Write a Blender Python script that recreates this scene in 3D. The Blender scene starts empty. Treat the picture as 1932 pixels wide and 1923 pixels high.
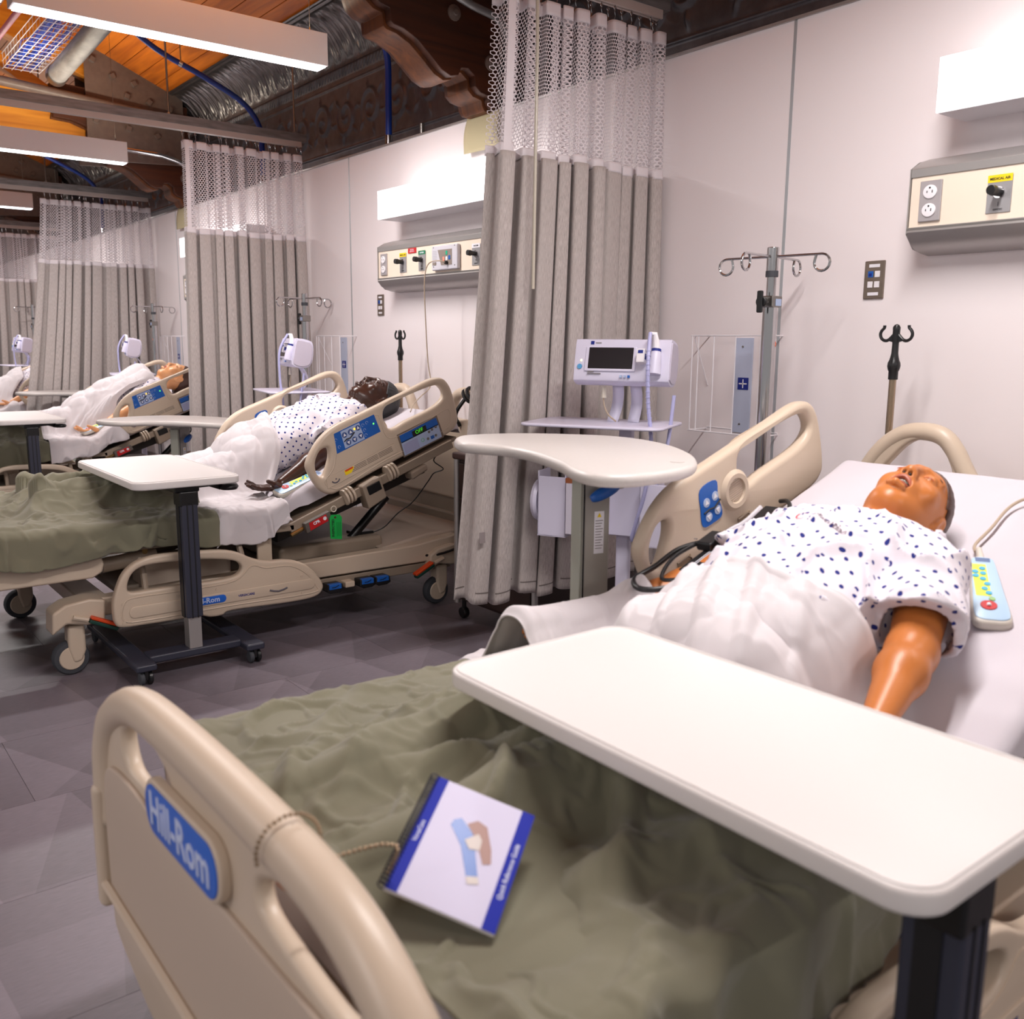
import bpy, bmesh, math, random
import numpy as np
from mathutils import Vector, Matrix, noise

random.seed(7)
SC = bpy.context.scene
COL = SC.collection
PI = math.pi
CY = [1.07, 3.98, 7.0, 10.15]        # bed centre lines, metres into the room
CX = [-0.05, 0.0, 0.08, 0.10]
WALL = 2.88

# ---------------------------------------------------------------- camera
cd = bpy.data.cameras.new('camera')
cam = bpy.data.objects.new('camera', cd)
COL.objects.link(cam)
SC.camera = cam
def _cam():
    f, cx, cy = 1765., 966., 961.5
    vY = np.array([-437 - cx, 635 - cy, f]); vY /= np.linalg.norm(vY)
    vX = np.array([3100 - cx, 662 - cy, f]); vX -= vY * vX.dot(vY); vX /= np.linalg.norm(vX)
    R = np.stack([vX, vY, np.cross(vX, vY)], 0)
    M = Matrix(((R[0, 0], -R[0, 1], -R[0, 2], 0), (R[1, 0], -R[1, 1], -R[1, 2], 0), (R[2, 0], -R[2, 1], -R[2, 2], 1.2), (0, 0, 0, 1)))
    cam.matrix_world = M
    cd.sensor_fit = 'HORIZONTAL'; cd.sensor_width = 36.0; cd.lens = 36.0 * f / 1932.0
    cd.clip_start = 0.05; cd.clip_end = 100
    cd.dof.use_dof = True; cd.dof.focus_distance = 3.7; cd.dof.aperture_fstop = 4.6
_cam()

# ---------------------------------------------------------------- world, lamps, exposure
w = bpy.data.worlds.new('world'); SC.world = w; w.use_nodes = True
w.node_tree.nodes['Background'].inputs[0].default_value = (1.0, 0.97, 0.96, 1)
w.node_tree.nodes['Background'].inputs[1].default_value = 0.34
SC.view_settings.view_transform = 'Standard'
SC.view_settings.look = 'None'
SC.view_settings.exposure = 0.27
SC.view_settings.gamma = 1.0
SC.view_settings.use_curve_mapping = False
SC.cycles.max_bounces = 5
SC.cycles.diffuse_bounces = 3
SC.cycles.glossy_bounces = 2
SC.cycles.transparent_max_bounces = 8
SC.cycles.sample_clamp_indirect = 4.0
SC.cycles.use_denoising = True

def area(name, loc, sx, sy, power, col=(1, 1, 1), rot=(0, 0, 0), spread=PI):
    l = bpy.data.lights.new(name, 'AREA'); l.shape = 'RECTANGLE'; l.size = sx; l.size_y = sy
    l.energy = power; l.color = col; l.spread = spread
    o = bpy.data.objects.new(name, l); COL.objects.link(o); o.location = loc; o.rotation_euler = rot
    o.visible_camera = False
    return o
PEND_Y = [-2.02, 1.13, 4.28, 7.43, 10.58, 13.73]
for y in PEND_Y:                                  # light of the linear pendants over the beds
    area('pendant_light_down', (1.535, y, 2.455), 1.3, 0.08, 34 if y > -1 else 26, (1.0, 0.95, 0.93))
    area('pendant_light_up', (1.535, y, 2.63), 1.3, 0.07, 11, (1.0, 0.88, 0.70), (PI, 0, 0))
for y in PEND_Y[:4]:                              # unseen fill lamps added over the other side of the aisle
    area('aisle_fill_light', (-2.6, y, 2.45), 2.4, 0.3, 40, (1.0, 0.95, 0.94))

# ---------------------------------------------------------------- helpers
def s2l(c):
    return tuple(((x / 12.92) if x <= 0.04045 else ((x + 0.055) / 1.055) ** 2.4) for x in c)
def rgb(r, g, b):
    return s2l((r / 255., g / 255., b / 255.)) + (1.0,)

MATS = {}
def mat(name, col, rough=0.5, metal=0.0, emit=None, estr=0.0, spec=0.5, bump=None, var=None, trans=0.0, alpha=1.0, coat=0.0, sheen=0.0):
    """bump = (scale, strength, kind) ; var = (scale, amount, stretch) tonal variation of the thing's own colour"""
    if name in MATS: return MATS[name]
    m = bpy.data.materials.new(name); m.use_nodes = True
    nt = m.node_tree; N = nt.nodes; L = nt.links
    b = N['Principled BSDF']
    b.inputs['Base Color'].default_value = col; b.inputs['Roughness'].default_value = rough
    b.inputs['Metallic'].default_value = metal; b.inputs['Specular IOR Level'].default_value = spec
    b.inputs['Transmission Weight'].default_value = trans; b.inputs['Alpha'].default_value = alpha
    b.inputs['Coat Weight'].default_value = coat; b.inputs['Sheen Weight'].default_value = sheen
    if emit:
        b.inputs['Emission Color'].default_value = emit; b.inputs['Emission Strength'].default_value = estr
    if bump or var:
        tc = N.new('ShaderNodeTexCoord')
    if var:
        mp = N.new('ShaderNodeMapping'); L.new(tc.outputs['Object'], mp.inputs[0])
        mp.inputs['Scale'].default_value = var[2] if len(var) > 2 else (1, 1, 1)
        n = N.new('ShaderNodeTexNoise'); n.inputs['Scale'].default_value = var[0]; n.inputs['Detail'].default_value = 4
        L.new(mp.outputs[0], n.inputs['Vector'])
        cr = N.new('ShaderNodeValToRGB'); a = var[1]
        cr.color_ramp.elements[0].position = 0.3; cr.color_ramp.elements[1].position = 0.7
        cr.color_ramp.elements[0].color = tuple(x * (1 - a) for x in col[:3]) + (1,)
        cr.color_ramp.elements[1].color = tuple(min(1, x * (1 + a)) for x in col[:3]) + (1,)
        L.new(n.outputs['Fac'], cr.inputs[0]); L.new(cr.outputs[0], b.inputs['Base Color'])
    if bump:
        n = N.new('ShaderNodeTexNoise'); n.inputs['Scale'].default_value = bump[0]; n.inputs['Detail'].default_value = 3
        L.new(tc.outputs['Object'], n.inputs['Vector'])
        bn = N.new('ShaderNodeBump'); bn.inputs['Strength'].default_value = bump[1]; bn.inputs['Distance'].default_value = 0.002
        L.new(n.outputs['Fac'], bn.inputs['Height']); L.new(bn.outputs[0], b.inputs['Normal'])
    MATS[name] = m
    return m

BEIGE = mat('beige_plastic', rgb(202, 184, 164), 0.38, bump=(240, 0.06))
BEIGE_PANEL = mat('beige_matte_panel', rgb(190, 172, 156), 0.6, bump=(300, 0.1))
TAUPE = mat('taupe_painted_steel', rgb(150, 134, 118), 0.45)
DARKB = mat('dark_mechanism', rgb(52, 47, 44), 0.5)
BLACK = mat('black_plastic', rgb(22, 22, 24), 0.35)
RUBBER = mat('grey_rubber', rgb(62, 64, 70), 0.7)
BLUE = mat('blue_label', rgb(26, 92, 178), 0.35)
BADGE = mat('blue_badge', rgb(30, 100, 205), 0.35)
LTBLUE = mat('pale_blue_label', rgb(168, 184, 216), 0.4)
NAVY = mat('navy_label', rgb(14, 36, 130), 0.4)
WHITE = mat('white_plastic', rgb(238, 234, 238), 0.35)
LILAC = mat('cool_white_plastic', rgb(216, 212, 232), 0.35)
PAPER = mat('white_print', rgb(236, 234, 240), 0.5)
WTXT = mat('white_lettering', rgb(235, 238, 248), 0.5)
PTXT = mat('pale_lettering', rgb(196, 208, 240), 0.5)
BTXT = mat('black_lettering', rgb(20, 20, 24), 0.5)
RED = mat('red_label', rgb(190, 24, 30), 0.4)
ORANGE = mat('orange_plastic', rgb(214, 72, 24), 0.4)
ORANGE2 = mat('orange_bright_plastic', rgb(250, 120, 20), 0.4)
DGREEN = mat('dark_green_plastic', rgb(16, 62, 52), 0.45)
GREEN = mat('green_tag', rgb(14, 168, 70), 0.5)
YELLOW = mat('yellow_label', rgb(246, 212, 20), 0.5)
CHROME = mat('chrome', rgb(190, 188, 190), 0.14, 1.0)
STEEL = mat('brushed_steel', rgb(150, 146, 142), 0.35, 1.0)
GALV = mat('galvanised_steel', rgb(132, 130, 130), 0.45, 0.35, var=(9, 0.25, (1, 1, 6)))
ALU = mat('anodised_aluminium', rgb(176, 172, 170), 0.38, 0.6)
BRASS = mat('brass_bolt', rgb(168, 140, 92), 0.3, 1.0)
CREAM = mat('cream_laminate', rgb(238, 222, 204), 0.5)
TABLEW = mat('white_laminate', rgb(222, 217, 215), 0.35, spec=0.4)
KIDNEY = mat('warm_grey_laminate', rgb(198, 192, 188), 0.35, var=(160, 0.03))
COLG = mat('grey_green_steel', rgb(158, 154, 146), 0.45)
SLATE = mat('slate_blue_steel', rgb(50, 52, 66), 0.4)
PINKW = mat('painted_wallboard', rgb(243, 234, 235), 0.55, bump=(160, 0.05))
DARKWOOD = mat('dark_brown_laminate', rgb(44, 28, 24), 0.45, var=(8, 0.25, (1, 1, 0.2)))
DARKRIM = mat('dark_brown_rim', rgb(62, 44, 42), 0.35)
LED = mat('led_diffuser', rgb(255, 255, 255), 0.4, emit=(0.95, 0.93, 1.0, 1), estr=6.0)
GLOWPANEL = mat('lit_white_diffuser', rgb(250, 250, 252), 0.4, emit=(1, 0.98, 0.99, 1), estr=1.15)
PENDW = mat('pendant_housing', rgb(236, 228, 226), 0.55)
SCREEN = mat('dark_screen', rgb(34, 30, 34), 0.25)
TANP = mat('tan_paper', rgb(196, 184, 148), 0.8)
CORD = mat('beige_cord', rgb(176, 158, 138), 0.5)
LCORD = mat('pale_violet_cord', rgb(178, 178, 220), 0.45)
BLUEPIPE = mat('blue_conduit', rgb(10, 52, 142), 0.4)
BLUECAB = mat('blue_cable', rgb(36, 78, 190), 0.45)
PINKP = mat('pink_pipe', rgb(232, 130, 160), 0.4)
GRNLED = mat('green_led', rgb(90, 255, 80), 0.4, emit=rgb(90, 255, 80), estr=2.0)
YELLED = mat('amber_led', rgb(255, 200, 60), 0.4, emit=rgb(255, 190, 50), estr=1.5)
IRON = mat('brown_painted_iron', rgb(112, 96, 88), 0.38, var=(30, 0.1), bump=(60, 0.15))

class MB:
    def __init__(s): s.v = []; s.f = []
    def add(s, vs, fs):
        n = len(s.v); s.v.extend([tuple(v) for v in vs]); s.f.extend([tuple(i + n for i in f) for f in fs]); return s
    def box(s, x0, x1, y0, y1, z0, z1, M=None):
        vs = [Vector((x, y, z)) for x in (x0, x1) for y in (y0, y1) for z in (z0, z1)]
        if M: vs = [M @ v for v in vs]
        return s.add(vs, [(0, 1, 3, 2), (4, 6, 7, 5), (0, 4, 5, 1), (2, 3, 7, 6), (0, 2, 6, 4), (1, 5, 7, 3)])
    def cyl(s, a, b, r0, r1=None, n=12, caps=True):
        r1 = r0 if r1 is None else r1
        a = Vector(a); b = Vector(b); d = (b - a).normalized()
        u = d.orthogonal().normalized(); w_ = d.cross(u)
        vs = []; 
        for p, r in ((a, r0), (b, r1)):
            for i in range(n):
                t = 2 * PI * i / n; vs.append(p + (u * math.cos(t) + w_ * math.sin(t)) * r)
        fs = [(i, (i + 1) % n, n + (i + 1) % n, n + i) for i in range(n)]
        if caps: fs += [tuple(reversed(range(n))), tuple(range(n, 2 * n))]
        return s.add(vs, fs)
    def tube(s, pts, r, n=8, closed=False, caps=True):
        P = [Vector(p) for p in pts]; m = len(P)
        rs = r if isinstance(r, (list, tuple)) else [r] * m
        vs = []; u = None
        for i in range(m):
            if closed: t = P[(i + 1) % m] - P[i - 1]
            else: t = P[min(i + 1, m - 1)] - P[max(i - 1, 0)]
            t = t.normalized() if t.length > 1e-9 else Vector((0, 0, 1))
            if u is None: u = t.orthogonal().normalized()
            else:
                u = u - t * u.dot(t)
                u = u.normalized() if u.length > 1e-6 else t.orthogonal().normalized()
            w_ = t.cross(u)
            for k in range(n):
                a = 2 * PI * k / n; vs.append(P[i] + (u * math.cos(a) + w_ * math.sin(a)) * rs[i])
        fs = []
        for i in range(m if closed else m - 1):
            j = (i + 1) % m
            for k in range(n): fs.append((i * n + k, i * n + (k + 1) % n, j * n + (k + 1) % n, j * n + k))
        if not closed and caps: fs += [tuple(reversed(range(n))), tuple(range((m - 1) * n, m * n))]
        return s.add(vs, fs)
    def lathe(s, prof, c=(0, 0, 0), n=20, axis='z'):
        vs = []; fs = []
        for (r, h) in prof:
            for i in range(n):
                t = 2 * PI * i / n; p = (r * math.cos(t), r * math.sin(t), h)
                if axis == 'x': p = (p[2], p[0], p[1])
                if axis == 'y': p = (p[1], p[2], p[0])
                vs.append((c[0] + p[0], c[1] + p[1], c[2] + p[2]))
        for j in range(len(prof) - 1):
            for i in range(n): fs.append((j * n + i, j * n + (i + 1) % n, (j + 1) * n + (i + 1) % n, (j + 1) * n + i))
        if prof[0][0] > 1e-6: fs.append(tuple(reversed(range(n))))
        if prof[-1][0] > 1e-6: fs.append(tuple(range((len(prof) - 1) * n, len(prof) * n)))
        return s.add(vs, fs)
    def prism(s, poly, a, b, axis='y'):
        """polygon in the plane across axis, extruded from a to b"""
        n = len(poly); vs = []
        for h in (a, b):
            for (p, q) in poly:
                vs.append({'x': (h, p, q), 'y': (p, h, q), 'z': (p, q, h)}[axis])
        return s.add(vs, [tuple(reversed(range(n))), tuple(range(n, 2 * n))] + [(i, (i + 1) % n, n + (i + 1) % n, n + i) for i in range(n)])
    def grid(s, P):
        """P: array [nu][nv][3]"""
        nu, nv = len(P), len(P[0]); vs = [tuple(P[i][j]) for i in range(nu) for j in range(nv)]
        return s.add(vs, [(i * nv + j, (i + 1) * nv + j, (i + 1) * nv + j + 1, i * nv + j + 1) for i in range(nu - 1) for j in range(nv - 1)])
    def mesh(s, name, smooth=False, angle=0.6, fix=True):
        me = bpy.data.meshes.new(name); me.from_pydata(s.v, [], s.f); me.validate()
        if fix:
            bm = bmesh.new(); bm.from_mesh(me); bmesh.ops.recalc_face_normals(bm, faces=bm.faces); bm.to_mesh(me); bm.free()
        if smooth: shade(me, angle)
        me.update(); return me
    def build(s, name, m, parent=None, smooth=False, bevel=0.0, seg=2, angle=0.6, fix=True):
        me = s.mesh(name, smooth or bevel > 0, angle, fix)
        return link(name, me, m, parent, bevel, seg)
def shade(me, angle=0.6):
    me.shade_smooth()
    try: me.set_sharp_from_angle(angle=angle)
    except Exception: pass
def link(name, me, m, parent=None, bevel=0.0, seg=2):
    o = bpy.data.objects.new(name, me)
    if m is not None and len(me.materials) == 0: me.materials.append(m)
    COL.objects.link(o)
    if parent: o.parent = parent
    if bevel > 0:
        b = o.modifiers.new('bevel', 'BEVEL'); b.width = bevel; b.segments = seg; b.limit_method = 'ANGLE'; b.angle_limit = 0.6; b.harden_normals = True
    return o
def tag(o, label=None, cat=None, group=None, kind=None):
    if label: o['label'] = label
    if cat: o['category'] = cat
    if group: o['group'] = group
    if kind: o['kind'] = kind
    return o
def empty(name, loc=(0, 0, 0), rz=0, label=None, cat=None, group=None, kind=None):
    o = bpy.data.objects.new(name, None); COL.objects.link(o); o.location = loc; o.rotation_euler = (0, 0, rz)
    o.empty_display_size = 0.05
    return tag(o, label, cat, group, kind)
def copy_tree(o, parent=None):
    c = o.copy(); COL.objects.link(c)
    if parent is not None: c.parent = parent
    for ch in list(o.children): copy_tree(ch, c)
    return c
def catmull(pts, n=6, closed=True):
    out = []; m = len(pts)
    rng = range(m) if closed else range(m - 1)
    for i in rng:
        g = lambda k: np.array(pts[k % m] if closed else pts[max(0, min(m - 1, k))], float)
        p0, p1, p2, p3 = g(i - 1), g(i), g(i + 1), g(i + 2)
        for k in range(n):
            t = k / n
            out.append(tuple(0.5 * ((2 * p1) + (-p0 + p2) * t + (2 * p0 - 5 * p1 + 4 * p2 - p3) * t * t + (-p0 + 3 * p1 - 3 * p2 + p3) * t ** 3)))
    if not closed: out.append(tuple(float(x) for x in pts[-1]))
    return out
def roundrect(x0, x1, y0, y1, r, n=5):
    out = []
    for cx_, cy_, a0 in ((x1 - r, y1 - r, 0), (x0 + r, y1 - r, PI / 2), (x0 + r, y0 + r, PI), (x1 - r, y0 + r, 1.5 * PI)):
        for k in range(n + 1):
            a = a0 + PI / 2 * k / n; out.append((cx_ + r * math.cos(a), cy_ + r * math.sin(a)))
    return out
def plate_mesh(name, loops, half, bev, plane='xz', off=0.0, res=2):
    """filled outline with holes and rounded edges; loops are lists of 2-D points"""
    c = bpy.data.curves.new(name, 'CURVE'); c.dimensions = '2D'; c.fill_mode = 'BOTH'
    c.extrude = max(half - bev, 0.0001); c.bevel_depth = bev; c.bevel_resolution = res; c.offset = -bev
    for lp in loops:
        sp = c.splines.new('POLY'); sp.points.add(len(lp) - 1); sp.use_cyclic_u = True
        for p, q in zip(sp.points, lp): p.co = (q[0], q[1], 0, 1)
    o = bpy.data.objects.new(name, c); COL.objects.link(o)
    bpy.context.view_layer.update()
    dg = bpy.context.evaluated_depsgraph_get()
    me = bpy.data.meshes.new_from_object(o.evaluated_get(dg))
    bpy.data.objects.remove(o); bpy.data.curves.remove(c)
    me.name = name; me.materials.clear()
    R = {'xz': Matrix(((1, 0, 0, 0), (0, 0, 1, off), (0, 1, 0, 0), (0, 0, 0, 1))),
         'yz': Matrix(((0, 0, 1, off), (1, 0, 0, 0), (0, 1, 0, 0), (0, 0, 0, 1))),
         'xy': Matrix.Translation((0, 0, off))}[plane]
    me.transform(R)
    bm = bmesh.new(); bm.from_mesh(me); bmesh.ops.remove_doubles(bm, verts=bm.verts, dist=1e-5); bmesh.ops.recalc_face_normals(bm, faces=bm.faces); bm.to_mesh(me); bm.free()
    shade(me, 0.7)
    return me
def text(name, body, size, m, M, parent=None, bold=0.0, thick=0.0008, align='CENTER', sx=1.0):
    c = bpy.data.curves.new(name, 'FONT'); c.body = body; c.size = size; c.align_x = align; c.align_y = 'CENTER'
    c.extrude = thick; c.offset = bold; c.resolution_u = 2
    o = bpy.data.objects.new(name, c); COL.objects.link(o)
    bpy.context.view_layer.update(); dg = bpy.context.evaluated_depsgraph_get()
    me = bpy.data.meshes.new_from_object(o.evaluated_get(dg)); bpy.data.objects.remove(o); bpy.data.curves.remove(c)
    me.materials.clear(); me.transform(M @ Matrix.Diagonal((sx, 1, 1, 1))); me.name = name
    return link(name, me, m, parent)
def frame_M(o, xdir, ydir):
    x = Vector(xdir).normalized(); y = Vector(ydir); y = (y - x * y.dot(x)).normalized(); z = x.cross(y)
    return Matrix(((x[0], y[0], z[0], o[0]), (x[1], y[1], z[1], o[1]), (x[2], y[2], z[2], o[2]), (0, 0, 0, 1)))

# smooth noise on numpy arrays (value noise, several octaves)
_rs = np.random.RandomState(3); _T = _rs.rand(64, 64, 8)
def vnoise(x, y, seed=0):
    x = np.asarray(x, float); y = np.asarray(y, float)
    xi = np.floor(x).astype(int); yi = np.floor(y).astype(int); fx = x - xi; fy = y - yi
    fx = fx * fx * (3 - 2 * fx); fy = fy * fy * (3 - 2 * fy)
    g = lambda a, b: _T[a % 64, b % 64, seed % 8]
    return (g(xi, yi) * (1 - fx) + g(xi + 1, yi) * fx) * (1 - fy) + (g(xi, yi + 1) * (1 - fx) + g(xi + 1, yi + 1) * fx) * fy - 0.5
def fbm(x, y, seed=0, o=4):
    s = 0; a = 1.0
    for k in range(o): s = s + a * vnoise(x * 2 ** k + 17 * k, y * 2 ** k + 5 * k, seed + k); a *= 0.5
    return s
def ridge(x, y, seed=0):
    """creased folds: 1 on the fold line, falling away on both sides"""
    n = vnoise(x, y, seed) + 0.45 * vnoise(x * 2.1 + 3, y * 2.1, seed + 1)
    return np.clip(1 - np.abs(n) * 5.0, 0, 1) ** 1.5
def sstep(a, b, x):
    t = np.clip((x - a) / (b - a), 0, 1); return t * t * (3 - 2 * t)
def clothgrid(X, Y, Z):
    return np.stack([X, Y, Z], -1)
def gmesh(name, G, thick=0.0, closed_u=False):
    nu, nv = G.shape[:2]
    v = G.reshape(-1, 3)
    i, j = np.meshgrid(np.arange(nu if closed_u else nu - 1), np.arange(nv - 1), indexing='ij')
    i2 = (i + 1) % nu
    f = np.stack([i * nv + j, i2 * nv + j, i2 * nv + j + 1, i * nv + j + 1], -1).reshape(-1, 4)
    me = bpy.data.meshes.new(name)
    me.from_pydata(v.tolist(), [], f.tolist()); me.shade_smooth(); me.update(); return me
def solid(o, t, off=-1.0):
    s = o.modifiers.new('thickness', 'SOLIDIFY'); s.thickness = t; s.offset = off; return o
# ================================================================ THE ROOM
def floor_mat():
    m = bpy.data.materials.new('grey_woven_vinyl'); m.use_nodes = True
    nt = m.node_tree; N = nt.nodes; L = nt.links; b = N['Principled BSDF']
    b.inputs['Roughness'].default_value = 0.42; b.inputs['Specular IOR Level'].default_value = 0.4
    oi = N.new('ShaderNodeObjectInfo'); tc = N.new('ShaderNodeTexCoord')
    # a diagonal "leaf" blend inside each tile: two tones meeting along a slanted soft line
    sep = N.new('ShaderNodeSeparateXYZ'); L.new(tc.outputs['Object'], sep.inputs[0])
    def mth(op, a, b_=None, c=None):
        n = N.new('ShaderNodeMath'); n.operation = op
        for i, v in enumerate((a, b_, c)):
            if v is None: continue
            if isinstance(v, (int, float)): n.inputs[i].default_value = v
            else: L.new(v, n.inputs[i])
        return n.outputs[0]
    r = oi.outputs['Random']
    sx, sy = sep.outputs[0], sep.outputs[1]
    fr = lambda k: mth('FRACT', mth('MULTIPLY', r, k))
    s1 = mth('FRACT', mth('ADD', mth('ADD', mth('MULTIPLY', sx, 3.3), mth('MULTIPLY', sy, mth('MULTIPLY_ADD', fr(7.7), 2.4, -.4))), fr(37.7)))
    s2 = mth('FRACT', mth('ADD', mth('SUBTRACT', mth('MULTIPLY', sx, 2.1), mth('MULTIPLY', sy, mth('MULTIPLY_ADD', fr(11.3), 1.8, .2))), fr(91.3)))
    s3 = mth('FRACT', mth('ADD', mth('MULTIPLY', sy, 2.2), fr(53.9)))
    tone = mth('ADD', mth('ADD', mth('MULTIPLY', s1, .21), mth('MULTIPLY', s2, .15)), mth('ADD', mth('MULTIPLY', s3, .10), mth('MULTIPLY_ADD', r, .20, .08)))
    wv = N.new('ShaderNodeTexNoise'); mp = N.new('ShaderNodeMapping'); L.new(tc.outputs['Object'], mp.inputs[0])
    mp.inputs['Scale'].default_value = (30, 380, 1); wv.inputs['Scale'].default_value = 1.0; wv.inputs['Detail'].default_value = 2
    L.new(mp.outputs[0], wv.inputs['Vector'])
    tone2 = mth('ADD', tone, mth('MULTIPLY_ADD', wv.outputs['Fac'], 0.5, -0.25))
    cr = N.new('ShaderNodeValToRGB'); L.new(tone2, cr.inputs[0])
    cr.color_ramp.elements[0].color = rgb(72, 66, 72); cr.color_ramp.elements[1].color = rgb(142, 132, 142)
    L.new(cr.outputs[0], b.inputs['Base Color'])
    bn = N.new('ShaderNodeBump'); bn.inputs['Strength'].default_value = 0.15; bn.inputs['Distance'].default_value = 0.001
    L.new(wv.outputs['Fac'], bn.inputs['Height']); L.new(bn.outputs[0], b.inputs['Normal'])
    return m
FLOORM = floor_mat()
fl = MB().box(-6.5, 3.3, -3.4, 20, -0.12, -0.003).build('floor', mat('floor_underlay', rgb(84, 78, 84), 0.5)); tag(fl, 'grey woven vinyl plank floor', kind='structure')
FX0, FX1, FY0, FY1, TW, TL = -1.1, 2.88, .744, 11.7, .457, .914
tile = {}
for ln in (TL,):
    tile[ln] = MB().box(-ln / 2 + .0006, ln / 2 - .0006, -TW / 2 + .0006, TW / 2 - .0006, -0.004, 0.0).mesh('floor_tile', fix=True); tile[ln].materials.append(FLOORM)
yy = FY0; row = 0
while yy < FY1:
    off = (row * 0.457 + (row // 2) * .15) % TL
    xx = FX0 - off
    while xx < FX1 - 0.01:
        o = bpy.data.objects.new('floor_tile', tile[TL]); COL.objects.link(o); o.parent = fl
        o.location = (xx + TL / 2, yy + TW / 2, 0.0)
        if xx + TL > FX1: o.scale.x = (FX1 - xx) / TL; o.location.x = (xx + FX1) / 2
        xx += TL
    yy += TW; row += 1

# ---- right wall: panels with metal joint strips, the old tin-clad wall behind and above
wr = MB().box(2.915, 3.02, -3.4, 20, 0, 2.26).build('wall_right', PINKW); tag(wr, 'white headwall of tall panels with thin metal joint strips', kind='structure')
SEAM = [-1.06, 2.119, 5.303, 8.42, 11.57, 14.75, 17.9]
for a, b in zip([-3.4] + SEAM, SEAM + [20]):
    MB().box(2.88, 2.915, a + .004, b - .004, 0.10, 2.295).build('wall_panel', PINKW, wr, bevel=0.0015, seg=1)
for y in SEAM:
    MB().box(2.8785, 2.916, y - .006, y + .006, 0.10, 2.29).build('joint_strip', mat('pale_steel_strip', rgb(186, 190, 194), .35, .4), wr)
bsb = MB().box(2.868, 2.916, -3.4, 20, 0, 0.10).build('baseboard_right', mat('pale_base', rgb(150, 140, 140), 0.5)); tag(bsb, 'low base strip along the foot of the headwall', kind='structure')
cap = MB().box(2.872, 2.93, -3.4, 20, 2.292, 2.302).build('trim_1', ALU); tag(cap, 'thin metal cap on the headwall panels', kind='structure')

TIN = mat('dark_pressed_tin', rgb(96, 95, 100), 0.4, 0.55, var=(14, 0.22))
TINL = mat('bright_pressed_tin', rgb(128, 124, 124), 0.3, 0.85, var=(14, 0.2))
def swirl(u, v, cx, cy, R, s=1, turns=1.6):
    dx = u - cx; dy = (v - cy) * s; r = np.hypot(dx, dy); th = np.arctan2(dy, dx)
    ph = th / (2 * PI) + turns * r / R
    band = np.exp(-((np.abs((ph % 1) - 0.5)) * 6.0 - 0.0) ** 2)
    return band * sstep(R, R * 0.75, r) * (0.6 + 0.4 * sstep(0, R * .3, r))
def tin_frieze():
    L_, H = 0.62, 0.60; nu, nv = 120, 104
    u, v = np.meshgrid(np.linspace(0, L_, nu), np.linspace(0, H, nv), indexing='ij')
    h = 0.0015 * np.sin(u * 2 * PI / 0.0155) * np.sin(v * 2 * PI / 0.0155)        # woven ground
    m_ = np.zeros_like(u)
    for cx, s in ((0.155, 1), (0.465, -1)):
        m_ = np.maximum(m_, swirl(u, v, cx, 0.30, 0.135, s))
        for k in range(6):
            a = k * PI / 3 + 0.3 * s
            lx, ly = cx + 0.15 * math.cos(a), 0.30 + 0.13 * math.sin(a)
            du = (u - lx) * math.cos(a) + (v - ly) * math.sin(a); dv = -(u - lx) * math.sin(a) + (v - ly) * math.cos(a)
            m_ = np.maximum(m_, 0.8 * np.exp(-(du / 0.03) ** 2 - (dv / 0.011) ** 2))
    band = sstep(0.11, 0.13, v) * sstep(0.49, 0.47, v)
    h = h * (1 - np.clip(m_, 0, 1)) + 0.016 * m_ * band
    for c in (0.105, 0.495): h += 0.008 * np.exp(-((v - c) / 0.006) ** 2)
    h += 0.012 * np.exp(-((v - 0.025) / 0.018) ** 2) * (0.6 + 0.4 * np.sin(u * 2 * PI / 0.0388))   # leafy base bead
    h += 0.014 * sstep(0.53, 0.56, v) * (0.75 + 0.35 * np.sin((u + v * .6) * 2 * PI / 0.0388)) * sstep(0.6, 0.585, v)
    G = np.stack([3.0 - h, u, 2.29 + v], -1)
    return gmesh('tin_frieze_panel', G)
def tin_cove():
    L_ = 0.62; nu, nv = 120, 90
    u, t = np.meshgrid(np.linspace(0, L_, nu), np.linspace(0, 1, nv), indexing='ij')
    a = t * PI / 2
    bx = 3.0 - 0.29 * (1 - np.cos(a)); bz = 2.89 + 0.25 * np.sin(a)
    nx, nz = -np.cos(a), np.sin(a) * -1.0
    c = np.abs(((u / L_ * 4) % 1) - 0.5) * 2
    leaf = np.exp(-((c - 0.15 - 0.5 * np.sin(t * PI)) * 6) ** 2) + 0.7 * np.exp(-(c * 5) ** 2)
    h = 0.014 * leaf * sstep(0.05, 0.2, t) * sstep(0.86, 0.75, t) + 0.004 * np.sin(u * 2 * PI / .02 + 9 * t) * sstep(.8, .6, t)
    h += 0.008 * np.exp(-((t - 0.9) / 0.02) ** 2) + 0.006 * np.exp(-((t - 0.97) / 0.015) ** 2)
    G = np.stack([bx + nx * h, u, bz + nz * h], -1)
    return gmesh('tin_cove_panel', G)
wt = MB().box(3.02, 3.30, -3.4, 20, 0, 3.3).build('wall_upper_right', IRON); tag(wt, 'old outer wall clad in dark pressed tin above the headwall', kind='structure')
fm = tin_frieze(); fm.materials.append(TIN); cm = tin_cove(); cm.materials.append(TINL)
y = 1.36
while y < 13.6:
    for me, nm in ((fm, 'tin_frieze_panel'), (cm, 'tin_cove_panel')):
        o = bpy.data.objects.new(nm, me); COL.objects.link(o); o.parent = wt; o.location.y = y
    y += 0.62
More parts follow.
